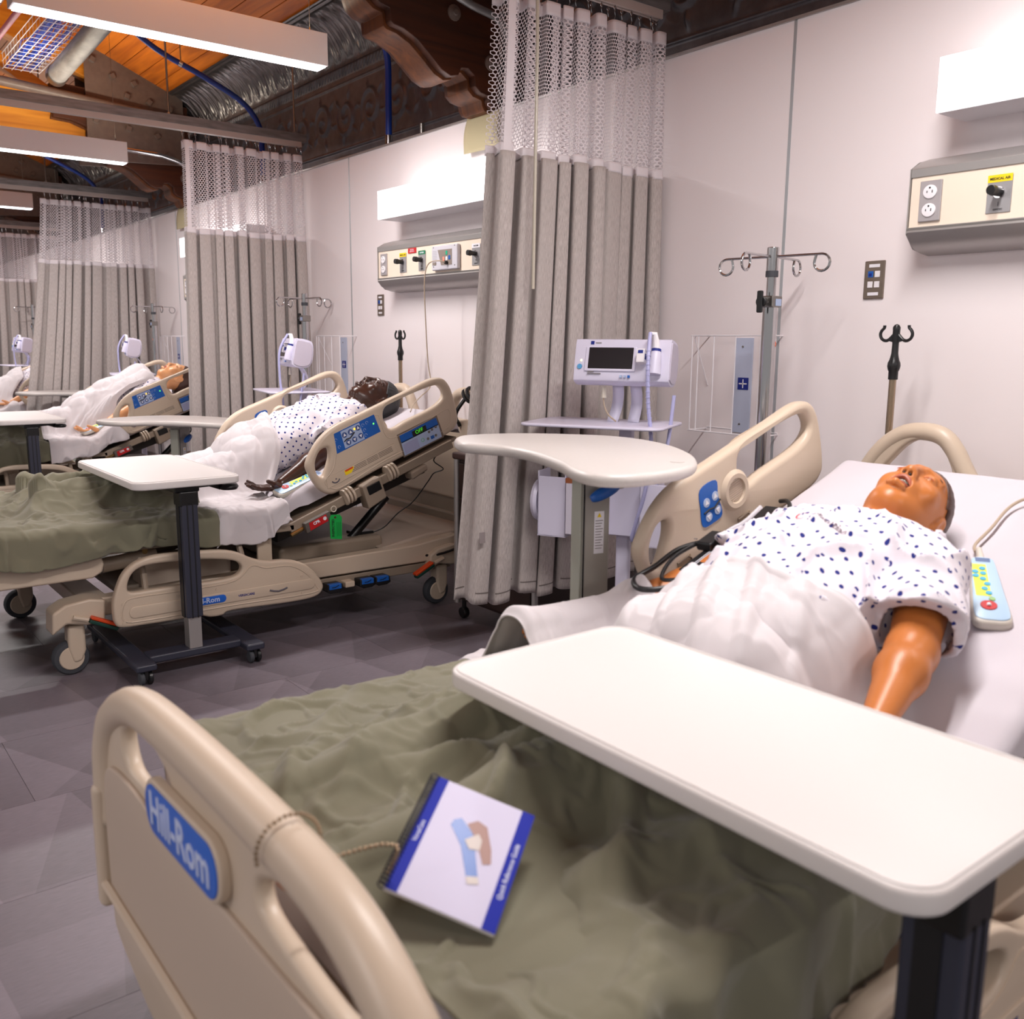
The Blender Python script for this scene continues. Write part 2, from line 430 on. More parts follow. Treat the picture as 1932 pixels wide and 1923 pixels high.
# ---- sloped board ceiling
def wood(name, c1, c2, rough=0.45, axis=1, sc=1.0):
    m = bpy.data.materials.new(name); m.use_nodes = True; nt = m.node_tree; N = nt.nodes; L = nt.links; b = N['Principled BSDF']
    b.inputs['Roughness'].default_value = rough
    tc = N.new('ShaderNodeTexCoord'); mp = N.new('ShaderNodeMapping'); L.new(tc.outputs['Object'], mp.inputs[0])
    s = [9, 9, 9]; s[axis] = 0.7; mp.inputs['Scale'].default_value = [x * sc for x in s]
    oi = N.new('ShaderNodeObjectInfo'); ml = N.new('ShaderNodeMath'); ml.operation = 'MULTIPLY'; ml.inputs[1].default_value = 50; L.new(oi.outputs['Random'], ml.inputs[0])
    cb = N.new('ShaderNodeCombineXYZ'); L.new(ml.outputs[0], cb.inputs[0]); L.new(ml.outputs[0], cb.inputs[2]); L.new(cb.outputs[0], mp.inputs['Location'])
    n = N.new('ShaderNodeTexNoise'); n.inputs['Scale'].default_value = 2.2; n.inputs['Detail'].default_value = 6; n.inputs['Distortion'].default_value = 0.6
    L.new(mp.outputs[0], n.inputs['Vector']); cr = N.new('ShaderNodeValToRGB'); L.new(n.outputs['Fac'], cr.inputs[0])
    cr.color_ramp.elements[0].position = 0.3; cr.color_ramp.elements[1].position = 0.72
    cr.color_ramp.elements[0].color = c1; cr.color_ramp.elements[1].color = c2
    L.new(cr.outputs[0], b.inputs['Base Color'])
    bn = N.new('ShaderNodeBump'); bn.inputs['Strength'].default_value = 0.2; bn.inputs['Distance'].default_value = 0.002
    L.new(n.outputs['Fac'], bn.inputs['Height']); L.new(bn.outputs[0], b.inputs['Normal'])
    return m
BOARD = wood('varnished_pine', rgb(176, 88, 22), rgb(228, 128, 34))
TIMB = wood('truss_timber', rgb(196, 110, 24), rgb(240, 160, 50), axis=0)
CORB = wood('carved_oak', rgb(72, 36, 14), rgb(120, 66, 26), axis=2, rough=0.55)
CORBD = wood('shade_toned_oak', rgb(52, 24, 12), rgb(88, 44, 20), axis=0, rough=0.5)  # oak darkened in colour to stand in for shade on the bracket sides
def ceil_z(x): return 3.15 + 0.42 * (2.76 - x)
cl = MB()
cl.prism([(3.3, ceil_z(3.3) + .03), (-1.6, ceil_z(-1.6) + .03), (-6.5, ceil_z(3.3) + .03), (-6.5, ceil_z(3.3) + .12), (-1.6, ceil_z(-1.6) + .12), (3.3, ceil_z(3.3) + .12)], -3.4, 20, 'y')
clo = cl.build('ceiling', mat('ceiling_deck', rgb(150, 84, 36), 0.6)); tag(clo, 'sloped ceiling of varnished pine boards', kind='structure')
sl = math.atan(0.42); bw = 0.135
for ln in (2.0,):
    bmx = MB().box(-bw / 2 + .0025, bw / 2 - .0025, 0.002, 4.2 - .002, -0.012, 0.012).mesh('ceiling_board', True); bmx.materials.append(BOARD)
k = 0; s_ = 0.0
while s_ < 2.7:
    xm = 2.76 - (s_ + bw / 2) * math.cos(sl); zm = ceil_z(xm)
    for j, y0 in enumerate((1.2, 5.4, 9.6)):
        o = bpy.data.objects.new('ceiling_board', bmx); COL.objects.link(o); o.parent = clo
        o.location = (xm, y0 + 0.9 * math.sin(k * 2.1) * (1 if j else 0) * 0, zm); o.rotation_euler = (0, sl, 0)
    s_ += bw; k += 1
# other walls of the room (out of the picture)
for nm, bx in (('wall_left', (-6.6, -6.5, -3.4, 20, 0, 4)), ('wall_back', (-6.5, 3.3, -3.5, -3.4, 0, 5.3)), ('wall_far', (-6.5, 3.3, 20, 20.1, 0, 5.3))):
    if nm != 'wall_far': continue
    tag(MB().box(*bx).build(nm, PINKW), 'plain pale end wall of the ward', kind='structure')

# ---- roof trusses with carved brackets
def corbel_profile():
    p = [(2.88, 2.30), (2.84, 2.305), (2.825, 2.325), (2.82, 2.35), (2.77, 2.36), (2.74, 2.385), (2.735, 2.43), (2.70, 2.455), (2.66, 2.45), (2.645, 2.415), (2.60, 2.405),
         (2.55, 2.425), (2.49, 2.475), (2.42, 2.53), (2.35, 2.56), (2.30, 2.568), (2.285, 2.58), (2.28, 2.63), (2.235, 2.64), (2.20, 2.665), (2.185, 2.70), (2.17, 2.75), (2.12, 2.80), (2.0, 2.84), (1.86, 2.85)]
    return p
def truss(Y, first):
    t = empty('roof_truss', (0, Y, 0), label={0: 'carved wooden roof bracket nearest the camera, with tan paper at its foot', 1: 'roof truss with brown bolted steel gusset above the second pendant lamp', 2: 'farthest roof truss, brown gusset behind the small pendant lamp'}[first], cat='roof truss', group='roof trusses')
    p = corbel_profile()
    top = [(1.86, 3.10), (2.88, 3.06)]
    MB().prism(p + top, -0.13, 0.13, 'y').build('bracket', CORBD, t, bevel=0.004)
    q = [(x - 0.012 if i else x, z - 0.012) for i, (x, z) in enumerate(p)]
    MB().prism(q + [(1.86, 2.9), (2.88, 2.5)], -0.085, 0.085, 'y').build('bracket_moulding', CORB, t, bevel=0.003)
    for x, z in ((2.62, 2.68), (2.83, 2.50)):
        b = MB()
        b.lathe([(0, -.018), (.012, -.018), (.016, -.012), (.034, -.006), (.036, 0)], (x, -0.131, z), 16, 'y')
        b.build('rosette_bolt', IRON, t, True)
    # upper chord, lower chord, diagonal
    MB().box(-4.5, 2.1, -0.07, 0.07, 2.71, 3.03).build('lower_chord', TIMB, t, bevel=0.006)
    MB().prism([(2.86, 3.03), (2.86, 3.18), (-1.6, ceil_z(-1.6) - .02), (-1.6, ceil_z(-1.6) - .3), (2.5, 3.03)], -0.07, 0.07, 'y').build('rafter', TIMB, t, bevel=0.006)
    MB().prism([(1.75, 3.03), (1.95, 3.03), (1.0, 3.62), (0.85, 3.62)], -0.05, 0.05, 'y').build('diagonal_brace', TIMB, t, bevel=0.005)
    for s in ((-1, 1) if first else ()):
        ys = sorted((s * 0.135, s * 0.15))
        g = MB().prism([(2.09, 2.56), (2.84, 2.60), (2.84, 3.10), (2.81, 3.17), (2.23, 3.40), (2.10, 3.33)], ys[0], ys[1], 'y').build('gusset_plate', IRON, t, bevel=0.003)
        if s < 0:
            for x, z in ((2.16, 3.30), (2.30, 3.20), (2.46, 3.17), (2.40, 3.07), (2.57, 3.05), (2.73, 3.02), (2.16, 2.86), (2.40, 2.83), (2.62, 2.80), (2.25, 2.65), (2.48, 2.65), (2.7, 2.66)):
                b = MB(); b.lathe([(.026, 0), (.026, -.004), (0, -.004)], (x, ys[0], z), 14, 'y')
                M = Matrix.Translation((x, ys[0] - .012, z)) @ Matrix.Rotation((x * 37) % 1.5, 4, 'Y')
                b.box(-.019, .019, -.010, .010, -.019, .019, M); b.build('gusset_bolt', IRON, t, bevel=0.004)
    MB().cyl((-4.5, -0.165, 2.68), (2.78, -0.165, 2.99 - .02), 0.03, n=14).build('tie_rod', STEEL, t, True) if False else None
    MB().cyl((0.3, -0.19, 3.13), (2.80, -0.19, 2.93), 0.035, n=14).build('tie_rod', IRON, t, True)
    return t
for i, Y in enumerate((3.93, 8.14, 12.35)): truss(Y, i)
for i, (Y, lb) in enumerate(((3.90, 'curled tan paper hanging below the nearest carved bracket'), (8.16, 'small tan paper under the second carved bracket, beside the curtain'))):
    G = []
    for a in range(13):
        z = 2.295 - 0.17 * a / 12; row_ = []
        for b in range(9):
            yv = -0.135 + 0.27 * b / 8
            row_.append((2.862 - 0.012 * math.sin(a / 12 * PI) - 0.02 * (a / 12) ** 3 * (b / 8), Y + yv + 0.01 * math.sin(a / 4.), z))
        G.append(row_)
    o = MB().grid(G).build('hanging_paper', TANP, None, True, fix=False); solid(o, 0.002); tag(o, lb, 'paper', 'paper at the brackets')
# ================================================================ OVERHEAD THINGS
PL = ['linear pendant lamp above the foot of the nearest bed, out of view overhead', 'longest-looking white linear pendant lamp, nearest at the top left', 'second white linear pendant lamp, hanging beyond the first grey curtain track', 'small distant white linear pendant lamp at the left edge']
for i, y in enumerate(PEND_Y[1:5]):
    t = empty('pendant_lamp', (1.535, y, 2.464), label=PL[i], cat='pendant lamp', group='linear pendant lamps')
    MB().box(-.668, .665, -.05, .05, 0.004, .148).build('housing', PENDW, t, bevel=0.002)
    MB().box(-.655, .655, -.042, .042, -0.002, .006).build('diffuser', LED, t)
    for s in (-1, 1):
        x = s * .60; zc = ceil_z(1.535 + x) - 2.464
        MB().cyl((x, 0, .146), (x, 0, zc), 0.0016, n=6).build('hanging_wire', STEEL, t)
        MB().cyl((x, 0, .148), (x, 0, .175), 0.006, 0.003, n=10).build('wire_gripper', CHROME, t, True)

TRY = [2.72, 5.87, 9.02, 12.17]
TL_ = ['galvanised curtain track over the nearest long grey curtain', 'galvanised curtain track crossing below the bolted gusset', 'third galvanised curtain track, below the second pendant lamp', 'farthest galvanised curtain track at the left edge']
for i, y in enumerate(TRY):
    t = empty('curtain_track', (0, y, 2.43), label=TL_[i], cat='curtain track', group='curtain tracks')
    MB().box(-1.2, 2.875, -.021, .021, .032, .082).build('strut_channel', GALV, t, bevel=.002)
    b = MB(); b.box(-1.2, 2.84, -.016, .016, .006, .032); b.box(-1.2, 2.84, -.016, -.006, 0, .006); b.box(-1.2, 2.84, .006, .016, 0, .006)
    b.build('curtain_rail', mat('cream_rail', rgb(190, 178, 172), 0.45), t)
    for x in (-.6, .8, 2.0, 2.8):
        MB().cyl((x, 0, .08), (x, 0, ceil_z(x) - 2.43), .006, n=8).build('threaded_rod', STEEL, t, True)
        MB().cyl((x, 0, .08), (x, 0, .092), .014, n=6).build('rod_nut', STEEL, t)

def fabric_mat():
    m = bpy.data.materials.new('grey_woven_curtain'); m.use_nodes = True; nt = m.node_tree; N = nt.nodes; L = nt.links; b = N['Principled BSDF']
    b.inputs['Roughness'].default_value = 0.85; b.inputs['Sheen Weight'].default_value = 0.15; b.inputs['Specular IOR Level'].default_value = 0.2
    uv = N.new('ShaderNodeUVMap'); mp = N.new('ShaderNodeMapping'); L.new(uv.outputs[0], mp.inputs[0]); mp.inputs['Scale'].default_value = (620, 60, 1)
    n = N.new('ShaderNodeTexNoise'); n.inputs['Scale'].default_value = 1.0; n.inputs['Detail'].default_value = 5; n.inputs['Roughness'].default_value = 0.65; L.new(mp.outputs[0], n.inputs['Vector'])
    cr = N.new('ShaderNodeValToRGB'); L.new(n.outputs['Fac'], cr.inputs[0])
    cr.color_ramp.elements[0].position = .34; cr.color_ramp.elements[1].position = .66
    cr.color_ramp.elements[0].color = rgb(164, 155, 151); cr.color_ramp.elements[1].color = rgb(200, 191, 188)
    L.new(cr.outputs[0], b.inputs['Base Color'])
    return m
FAB = fabric_mat()
NET = mat('white_curtain_net', rgb(226, 218, 222), 0.7)
def with_uv(me, G, su, sv):
    nu, nv = G.shape[:2]; uvl = me.uv_layers.new(name='UVMap')
    li = np.zeros(len(me.loops), dtype=np.int32); me.loops.foreach_get('vertex_index', li)
    uu = (li // nv) / (nu - 1) * su; vv = (li % nv) / (nv - 1) * sv
    uvl.data.foreach_set('uv', np.stack([uu, vv], -1).ravel().astype(np.float32)); return me
def curtain_pos(u, v, x0t, x1t, x0b, x1b, nf, ph, ztop=2.375, zbot=0.25, A0=.036, A1=.062):
    """u: 0..1 along the cloth, v: 0 top .. 1 hem"""
    u = np.asarray(u, float); v = np.asarray(v, float)
    w_ = u + 0.018 * np.sin(u * 2 * PI * 2.3 + ph) + 0.012 * np.sin(u * 2 * PI * 5.1 + 2 * ph)
    f = 2 * PI * nf * w_ + ph
    A = (A0 + (A1 - A0) * v) * (0.75 + 0.35 * np.sin(u * 13.7 + ph))
    x0 = x0t + (x0b - x0t) * v ** 1.3; x1 = x1t + (x1b - x1t) * v
    x = x0 + (x1 - x0) * u - 0.022 * np.sin(2 * f) * (0.7 + .3 * v) + 0.01 * v * np.sin(f * .5 + ph)
    y = A * np.tanh(1.1 * np.sin(f)) / .8 + 0.02 * v * np.sin(u * 9 + ph)
    z = ztop + (zbot - ztop) * v + 0.012 * v * np.sin(f * .5)
    return x, y, z
def make_curtain(Y, label, x0t=2.06, x0b=1.93, ph=0.4, nf=11, split=None, hem=0.25, stack=1.0, zm=1.845):
    t = empty('privacy_curtain', (0, Y, 0), label=label, cat='curtain', group='grey privacy curtains with net tops')
    H = 2.375 - hem
    P = lambda u, v: curtain_pos(u, v, x0t, 2.86, x0b, 2.87, nf, ph, 2.375, hem)
    vm = (2.375 - zm) / H; vt = 0.045 / H; vb = (2.375 - zm - .028) / H
    # fabric
    segs = [(0, 1)] if not split else [(0, split - .004), (split + .004, 1)]
    for k, (ua, ub) in enumerate(segs):
        nu = int(420 * (ub - ua)); uu, vv = np.meshgrid(np.linspace(ua, ub, nu), np.linspace(vm, 1, 70), indexing='ij')
        if split:
            d = sstep(0.25, 0.55, vv) * sstep(1.02, .7, vv)
            uu2 = uu + (0.010 * d * sstep(split + .08, split, uu) if k else -0.010 * d * sstep(split - .08, split, uu))
        else: uu2 = uu
        x, y, z = P(uu2, vv); y = y - (0.012 if k == 0 and split else 0)
        G = np.stack([x, y, z], -1); me = gmesh('curtain_fabric', G); with_uv(me, np.zeros((nu, 70, 3)), 1.9 * (ub - ua), 1.0)
        o = link('curtain_fabric', me, FAB, t); solid(o, 0.0025, 0)
        # stitched hem
        uu, vv = np.meshgrid(np.linspace(ua, ub, nu), np.linspace(1 - .045 / H * 1, 1 - .040 / H, 2), indexing='ij')
        x, y, z = P(uu, vv); me = gmesh('hem_stitch', np.stack([x, y - .0022 - (0.012 if k == 0 and split else 0), z], -1)); link('hem_stitch', me, mat('hem_thread', rgb(120, 112, 108), .9), t)
    # bands of the net
    for va, vb_ in ((0, vt), (vb, vm + .004)):
        uu, vv = np.meshgrid(np.linspace(0, 1, 420), np.linspace(va, vb_, 5), indexing='ij')
        x, y, z = P(uu, vv); o = link('net_band', gmesh('net_band', np.stack([x, y - .001, z], -1)), NET, t); solid(o, .0015, 0)
    for uc, wd in ((0.035, .012),):
        uu, vv = np.meshgrid(np.linspace(uc, uc + wd, 5), np.linspace(0, vm, 30), indexing='ij')
        x, y, z = P(uu, vv); o = link('net_seam_band', gmesh('net_seam_band', np.stack([x, y - .003, z], -1)), NET, t)
    # honeycomb net
    a = 0.0145 / 1.75; b_ = 0.0122 / H
    cols = int(1 / a); rows = int((vb - vt) / b_)
    I, J = np.meshgrid(np.arange(cols), np.arange(rows), indexing='ij'); I = I.ravel(); J = J.ravel()
    cu = (I + 0.5 * (J % 2) + .5) * a; cv = vt + (J + .5) * b_
    hx = np.array([0, .5, .5, 0, -.5, -.5]); hy = np.array([-.667, -.333, .333, .667, .333, -.333])
    U = []; V = []
    for sc_ in (1.0, .74):
        U.append(cu[:, None] + hx[None] * a * sc_); V.append(cv[:, None] + hy[None] * b_ * sc_)
    U = np.clip(np.concatenate(U, 1), 0, 1); V = np.concatenate(V, 1)
    x, y, z = P(U, V); vts = np.stack([x, y, z], -1).reshape(-1, 3)
    base = (np.arange(len(cu)) * 12)[:, None]
    fs = np.concatenate([base + np.array([[k, (k + 1) % 6, 6 + (k + 1) % 6, 6 + k]]) for k in range(6)], 0)
    me = bpy.data.meshes.new('honeycomb_net'); me.from_pydata(vts.tolist(), [], fs.tolist()); me.update()
    o = link('honeycomb_net', me, NET, t)
    # hooks
    hm = MB(); hm.tube([(0, 0, .055), (0, 0, .03), (.004, 0, .018), (0, 0, .008), (-.005, 0, .0), (0, 0, -.010), (.006, 0, -.006)], .0016, 5); hm.tube([(.006 * math.cos(q), 0, .044 + .006 * math.sin(q)) for q in np.linspace(0, 2 * PI, 9)[:-1]], .0013, 4, closed=True)
    hme = hm.mesh('curtain_hook', True); hme.materials.append(CHROME)
    for k in range(20):
        u = (k + .5) / 20; x, y, z = P(u, .012)
        o = bpy.data.objects.new('curtain_hook', hme); COL.objects.link(o); o.parent = t; o.location = (float(x), float(y) * .6 - .003, 2.372)
    return t
c1 = make_curtain(TRY[0], 'large grey privacy curtain with net top beside the nearest bed, vitals monitor before it', ph=.4, nf=10, split=.60, x0b=1.90, hem=.25)
c2 = make_curtain(TRY[1], 'grey privacy curtain behind the dark-skinned mannequin bed', ph=1.7, nf=10, x0b=2.02, hem=.28)
c3 = make_curtain(TRY[2], 'grey privacy curtain spread behind the third bed', ph=2.9, nf=13, x0t=1.94, x0b=1.66, hem=.28)
c4 = make_curtain(TRY[3], 'farthest grey privacy curtain at the left edge', ph=4.1, nf=12, x0t=1.8, x0b=1.7, hem=.28)
wand = MB().tube([(2.165, TRY[0] - .075, 2.40), (2.16, TRY[0] - .085, 2.2), (2.14, TRY[0] - .10, 1.385)], .006, 8).build('curtain_wand', mat('pale_acrylic_rod', rgb(196, 188, 172), .3), c1, True)
wand.location = (0, -TRY[0], 0)
MB().box(1.925, 1.95, -.078, -.076, .49, .53).build('care_label', mat('grey_care_label', rgb(150, 140, 140), .6), c1)

# ---- conduits, pipes and the cable basket under the roof
def conduit(pts, r, label, m=BLUEPIPE, group='blue conduits'):
    t = empty('conduit', pts[0], label=label, cat='conduit', group=group)
    P = catmull([tuple(np.array(p) - np.array(pts[0])) for p in pts], 8, closed=False)
    MB().tube(P, r, 12).build('pipe', m, t, True)
    return t, P
BX = 2.925
def blue_at(Y, label, dx=0):
    pts = [(2.905, Y, 2.30), (2.905, Y, 2.55), (2.90, Y + .01, 2.68), (2.80, Y + .05, 2.84), (2.55, Y + .10, 2.98), (2.25, Y + .16, 3.12), (2.0, Y + .2, 3.30)]
    if Y < 6: pts = [(2.905, Y, 2.30), (2.905, Y, 2.55), (2.90, Y, 2.78), (2.84, Y + .02, 2.93), (2.72, Y + .03, 3.05), (2.60, Y + .05, 3.17)]
    t, P = conduit(pts, .019, label)
    MB().cyl((0, 0, -.005), (0, 0, .055), .023, n=14).build('steel_coupling', CHROME, t, True)
    q = Vector(P[36]); d = (Vector(P[37]) - q).normalized()
    MB().cyl(q - d * .012, q + d * .012, .023, n=14).build('pipe_clamp', CHROME, t, True)
    MB().cyl(q, q + Vector((0, 0, .12)), .004, n=6).build('clamp_rod', STEEL, t)
blue_at(4.87, 'blue conduit rising from the headwall beside the nearest carved bracket')
blue_at(6.62, 'blue conduit curving down behind the second curtain net')
blue_at(10.75, 'distant blue conduit beyond the second pendant lamp')
t = MB().cyl((2.905, 4.52, 2.27), (2.905, 4.52, 2.36), .014, n=12).build('conduit_stub', STEEL, None, True); tag(t, 'short open steel stub pipe standing on the headwall top', 'pipe')
conduit([(1.6, 3.70, 2.98), (2.0, 3.70, 2.93), (2.3, 3.70, 2.80), (2.62, 3.70, 2.70), (2.80, 3.70, 2.66), (2.86, 3.70, 2.55), (2.865, 3.70, 2.31)], .018, 'grey steel conduit bending across the nearest carved bracket', GALV, 'steel conduits')
conduit([(-.4, 7.62, 2.66), (.8, 7.62, 2.64), (1.7, 7.62, 2.62), (2.35, 7.62, 2.60), (2.55, 7.62, 2.585), (2.72, 7.62, 2.52), (2.76, 7.62, 2.35)], .017, 'bright steel conduit running below the yellow truss beam', CHROME, 'steel conduits')
t = empty('duct_pipe', (1.80, 5.2, 3.06), label='fat galvanised pipe with an end collar beside the cable basket', cat='pipe')
b = MB(); b.cyl((0, 0, .10), (.02, 2.45, 0.0), .065, n=24); b.build('pipe_run', GALV, t, True)
MB().cyl((.02, 2.40, 0.0), (.02, 2.47, -.004), .072, n=24).build('collar', STEEL, t, True)
MB().lathe([(.062, 0), (.06, .05), (.045, .09), (.0, .10)], (.02, 2.45, -.0), 24, 'y').build('end_cap', STEEL, t, True)
t = empty('cable_basket', (1.66, 4.6, 3.13), label='white wire cable basket full of blue network cables', cat='cable tray')
b = MB()
W_ = .24; LN = 3.4
for x, z in [(-W_ / 2, .10), (-W_ / 2, .05), (-W_ / 2, 0), (-.06, 0), (0, 0), (.06, 0), (W_ / 2, 0), (W_ / 2, .05), (W_ / 2, .10)]:
    MB().cyl((x, 0, z), (x, LN, z), .0028, n=5).build('long_wire', WHITE, t)
for k in range(35):
    y = .03 + k * .098
    MB().tube([(-W_ / 2, y, .10), (-W_ / 2, y, 0), (W_ / 2, y, 0), (W_ / 2, y, .10)], .0025, 4).build('cross_wire', WHITE, t)
b = MB(); rr = random.Random(2)
for k in range(34):
    x = rr.uniform(-.10, .10); z = rr.uniform(.008, .05); pts = []
    for j in range(18):
        pts.append((x + rr.uniform(-.02, .02), LN * j / 17, z + rr.uniform(-.006, .012)))
    b.tube(catmull(pts, 2, False), .0032, 5)
tag(b.build('blue_cable_bundle', BLUECAB, t, True), kind='stuff')
for x, z, r, m, lb in ((1.12, 3.10, .026, GALV, 'galvanised pipe at the top left corner beside the pink pipe'), (1.20, 3.05, .02, CHROME, 'bright conduit next to the pink pipe at the top left'), (1.30, 3.02, .017, PINKP, 'pink sprinkler pipe at the top left corner')):
    t = empty('ceiling_pipe', (x, 4.6, z), label=lb, cat='pipe', group='pipes at the top left')
    MB().cyl((0, 0, 0), (0, 2.7, 0), r, n=14).build('pipe_run', m, t, True)
    for y in (1.1, 2.5): MB().cyl((0, y, 0), (0, y + .03, 0), r * 1.25, n=14).build('pipe_strap', STEEL, t, True)
# ================================================================ HEADWALL FITTINGS  (face plane X = 2.75, unit runs toward -Y)
def wallM(y, z, x=2.75, flip=1):
    """frame on the wall: text x axis runs toward -Y, up is +Z, facing -X"""
    return frame_M((x, y, z), (0, -1, 0), (0, 0, 1))
def duplex(p, y, z):
    MB().box(2.742, 2.75, y - .0335, y + .0335, z - .0585, z + .0585).build('outlet_plate', mat('grey_cover_plate', rgb(176, 170, 172), .35, .3), p, bevel=.003)
    for dz in (.026, -.026):
        me = plate_mesh('receptacle', [[(y + .021 * math.cos(a) * (1 if abs(math.cos(a)) < .8 else 1), z + dz + .0195 * math.sin(a)) for a in np.linspace(0, 2 * PI, 25)[:-1]]], .0025, .001, 'yz', 2.7405)
        r = link('receptacle', me, WHITE, p)
        for dy, w_ in ((-.008, .004), (.008, .003)): MB().box(2.7370, 2.7385, y + dy - .0012, y + dy + .0012, z + dz - w_, z + dz + w_).build('slot', BTXT, r)
        MB().cyl((2.7385, y, z + dz + .011), (2.737, y, z + dz + .011), .0028, n=8).build('slot', BTXT, r)
def gas(p, y, z, name, band, txt, txtcol=BTXT):
    g = MB().box(2.7465, 2.75, y - .034, y + .034, z - .055, z + .045).build('gas_outlet_plate', mat('satin_aluminium_plate', rgb(168, 166, 168), .35, .4), p, bevel=.001, seg=1)
    MB().box(2.746, 2.7468, y - .034, y + .034, z + .028, z + .048).build('gas_label', band, g)
    text('gas_lettering', txt, .0095, txtcol, wallM(y, z + .037, 2.7458), g, bold=.0003, thick=.0003)
    b = MB(); b.cyl((2.7465, y, z), (2.715, y, z + .001), .0115, n=16); b.cyl((2.715, y, z + .001), (2.695, y, z + .002), .0145, .013, n=16)
    b.build('gas_fitting', BLACK, g, bevel=.0015)
    MB().cyl((2.7465, y, z), (2.742, y, z), .016, n=18).build('gas_fitting_ring', CHROME, g)
    text('gas_small_print', 'GENTEC', .007, BTXT, wallM(y, z - .046, 2.7458), g, thick=.0003)
    text('gas_arrow', '|', .012, BTXT, wallM(y, z - .030, 2.7458), g, thick=.0003)
def headwall_unit(Y0, label, cord=False, LEN=1.75):
    t = empty('medical_rail_unit', (0, 0, 0), label=label, cat='medical rail', group='medical rail units on the headwall')
    y1 = Y0 - LEN
    MB().box(2.75, 2.88, y1, Y0 - .002, 1.546, 1.695).build('fascia', CREAM, t)
    def prof(p0):
        return [(x, z) for x, z in p0]
    top = [(2.746, 1.692), (2.7445, 1.716), (2.752, 1.722), (2.79, 1.742), (2.84, 1.757), (2.88, 1.76), (2.88, 1.692)]
    bot = [(2.746, 1.549), (2.742, 1.534), (2.748, 1.527), (2.762, 1.507), (2.79, 1.489), (2.83, 1.479), (2.88, 1.474), (2.88, 1.549)]
    MB().prism(top, y1, Y0, 'y').build('top_cover', ALU, t, bevel=.0015)
    MB().prism(bot, y1, Y0, 'y').build('bottom_cover', ALU, t, bevel=.0015)
    MB().box(2.743, 2.7465, y1, Y0, 1.541, 1.546).build('trim_line', STEEL, t)
    MB().prism([(2.744, 1.53), (2.744, 1.717), (2.79, 1.743), (2.88, 1.76), (2.88, 1.475), (2.79, 1.488)], Y0, Y0 + .003, 'y').build('end_plate', ALU, t)
    duplex(t, Y0 - .066, 1.62)
    gas(t, Y0 - .265, 1.622, 'air', YELLOW, 'MEDICAL AIR')
    if Y0 > 4:
        r = MB().box(2.7465, 2.75, Y0 - .398, Y0 - .318, 1.663, 1.689).build('emergency_label', RED, t)
        text('label_lettering', 'NOT FOR\nBREATHING', .0085, WTXT, wallM(Y0 - .358, 1.676, 2.7462), r, thick=.0003)
    gas(t, Y0 - .455, 1.622, 'oxygen', mat('green_label', rgb(30, 120, 84), .5), 'OXYGEN', WTXT)
    n0 = Y0 - .575; n1 = Y0 - .806
    MB().box(2.728, 2.75, n1, n0, 1.558, 1.680).build('nurse_call_plate', mat('pearl_plastic', rgb(206, 204, 212), .35), t, bevel=.007, seg=3)
    nc = MB().prism([(n0 - .06, 1.658), (n1 + .045, 1.657), (n1 + .045, 1.580), (n0 - .09, 1.582)], 2.7265, 2.729, 'x').build('nurse_call_panel', mat('taupe_keypad', rgb(140, 128, 120), .4), t)
    cy_ = n1 + .09
    for dy, dz, m in ((0, .018, mat('green_button', rgb(30, 170, 130), .4)), (.027, -.010, mat('salmon_button', rgb(240, 150, 130), .4)), (0, -.010, WHITE), (-.025, -.006, BLUE)):
        MB().box(2.7245, 2.727, cy_ + dy - .008, cy_ + dy + .008, 1.622 + dz - .010, 1.622 + dz + .010).build('call_button', m, nc, bevel=.002)
    MB().box(2.7255, 2.7285, n0 - .045, n0 - .012, 1.585, 1.600).build('speaker_slot', mat('taupe_keypad', rgb(140, 128, 120)), t, bevel=.002)
    for k in range(6): MB().box(2.7272, 2.7285, n0 - .05, n0 - .012, 1.612 + k * .008, 1.614 + k * .008).build('grille_line', mat('soft_grey', rgb(170, 168, 176)), t)
    for dy, dz in ((-.02, .05), (-.21, .05), (-.02, -.045), (-.21, -.045)): MB().cyl((2.728, n0 + dy, 1.622 + dz), (2.7265, n0 + dy, 1.622 + dz), .003, n=8).build('screw', STEEL, t)
    gas(t, Y0 - .94, 1.622, 'vacuum', PAPER, 'VACUUM')
    duplex(t, Y0 - 1.15, 1.62)
    MB().cyl((2.727, n1 + .085, 1.592), (2.712, n1 + .085, 1.592), .009, n=10).build('call_plug', BLACK, t, bevel=.001)
    return t
UY = [1.577, 4.743, 7.92, 11.08]
UL = ['medical gas rail above the nearest mannequin, MEDICAL AIR label on yellow', 'medical gas rail with red label and a cord hanging from its nurse call panel', 'medical gas rail half hidden beyond the second curtain', 'farthest medical gas rail hidden beyond the third curtain']
for y, lb in list(zip(UY, UL))[:3]: headwall_unit(y, lb)
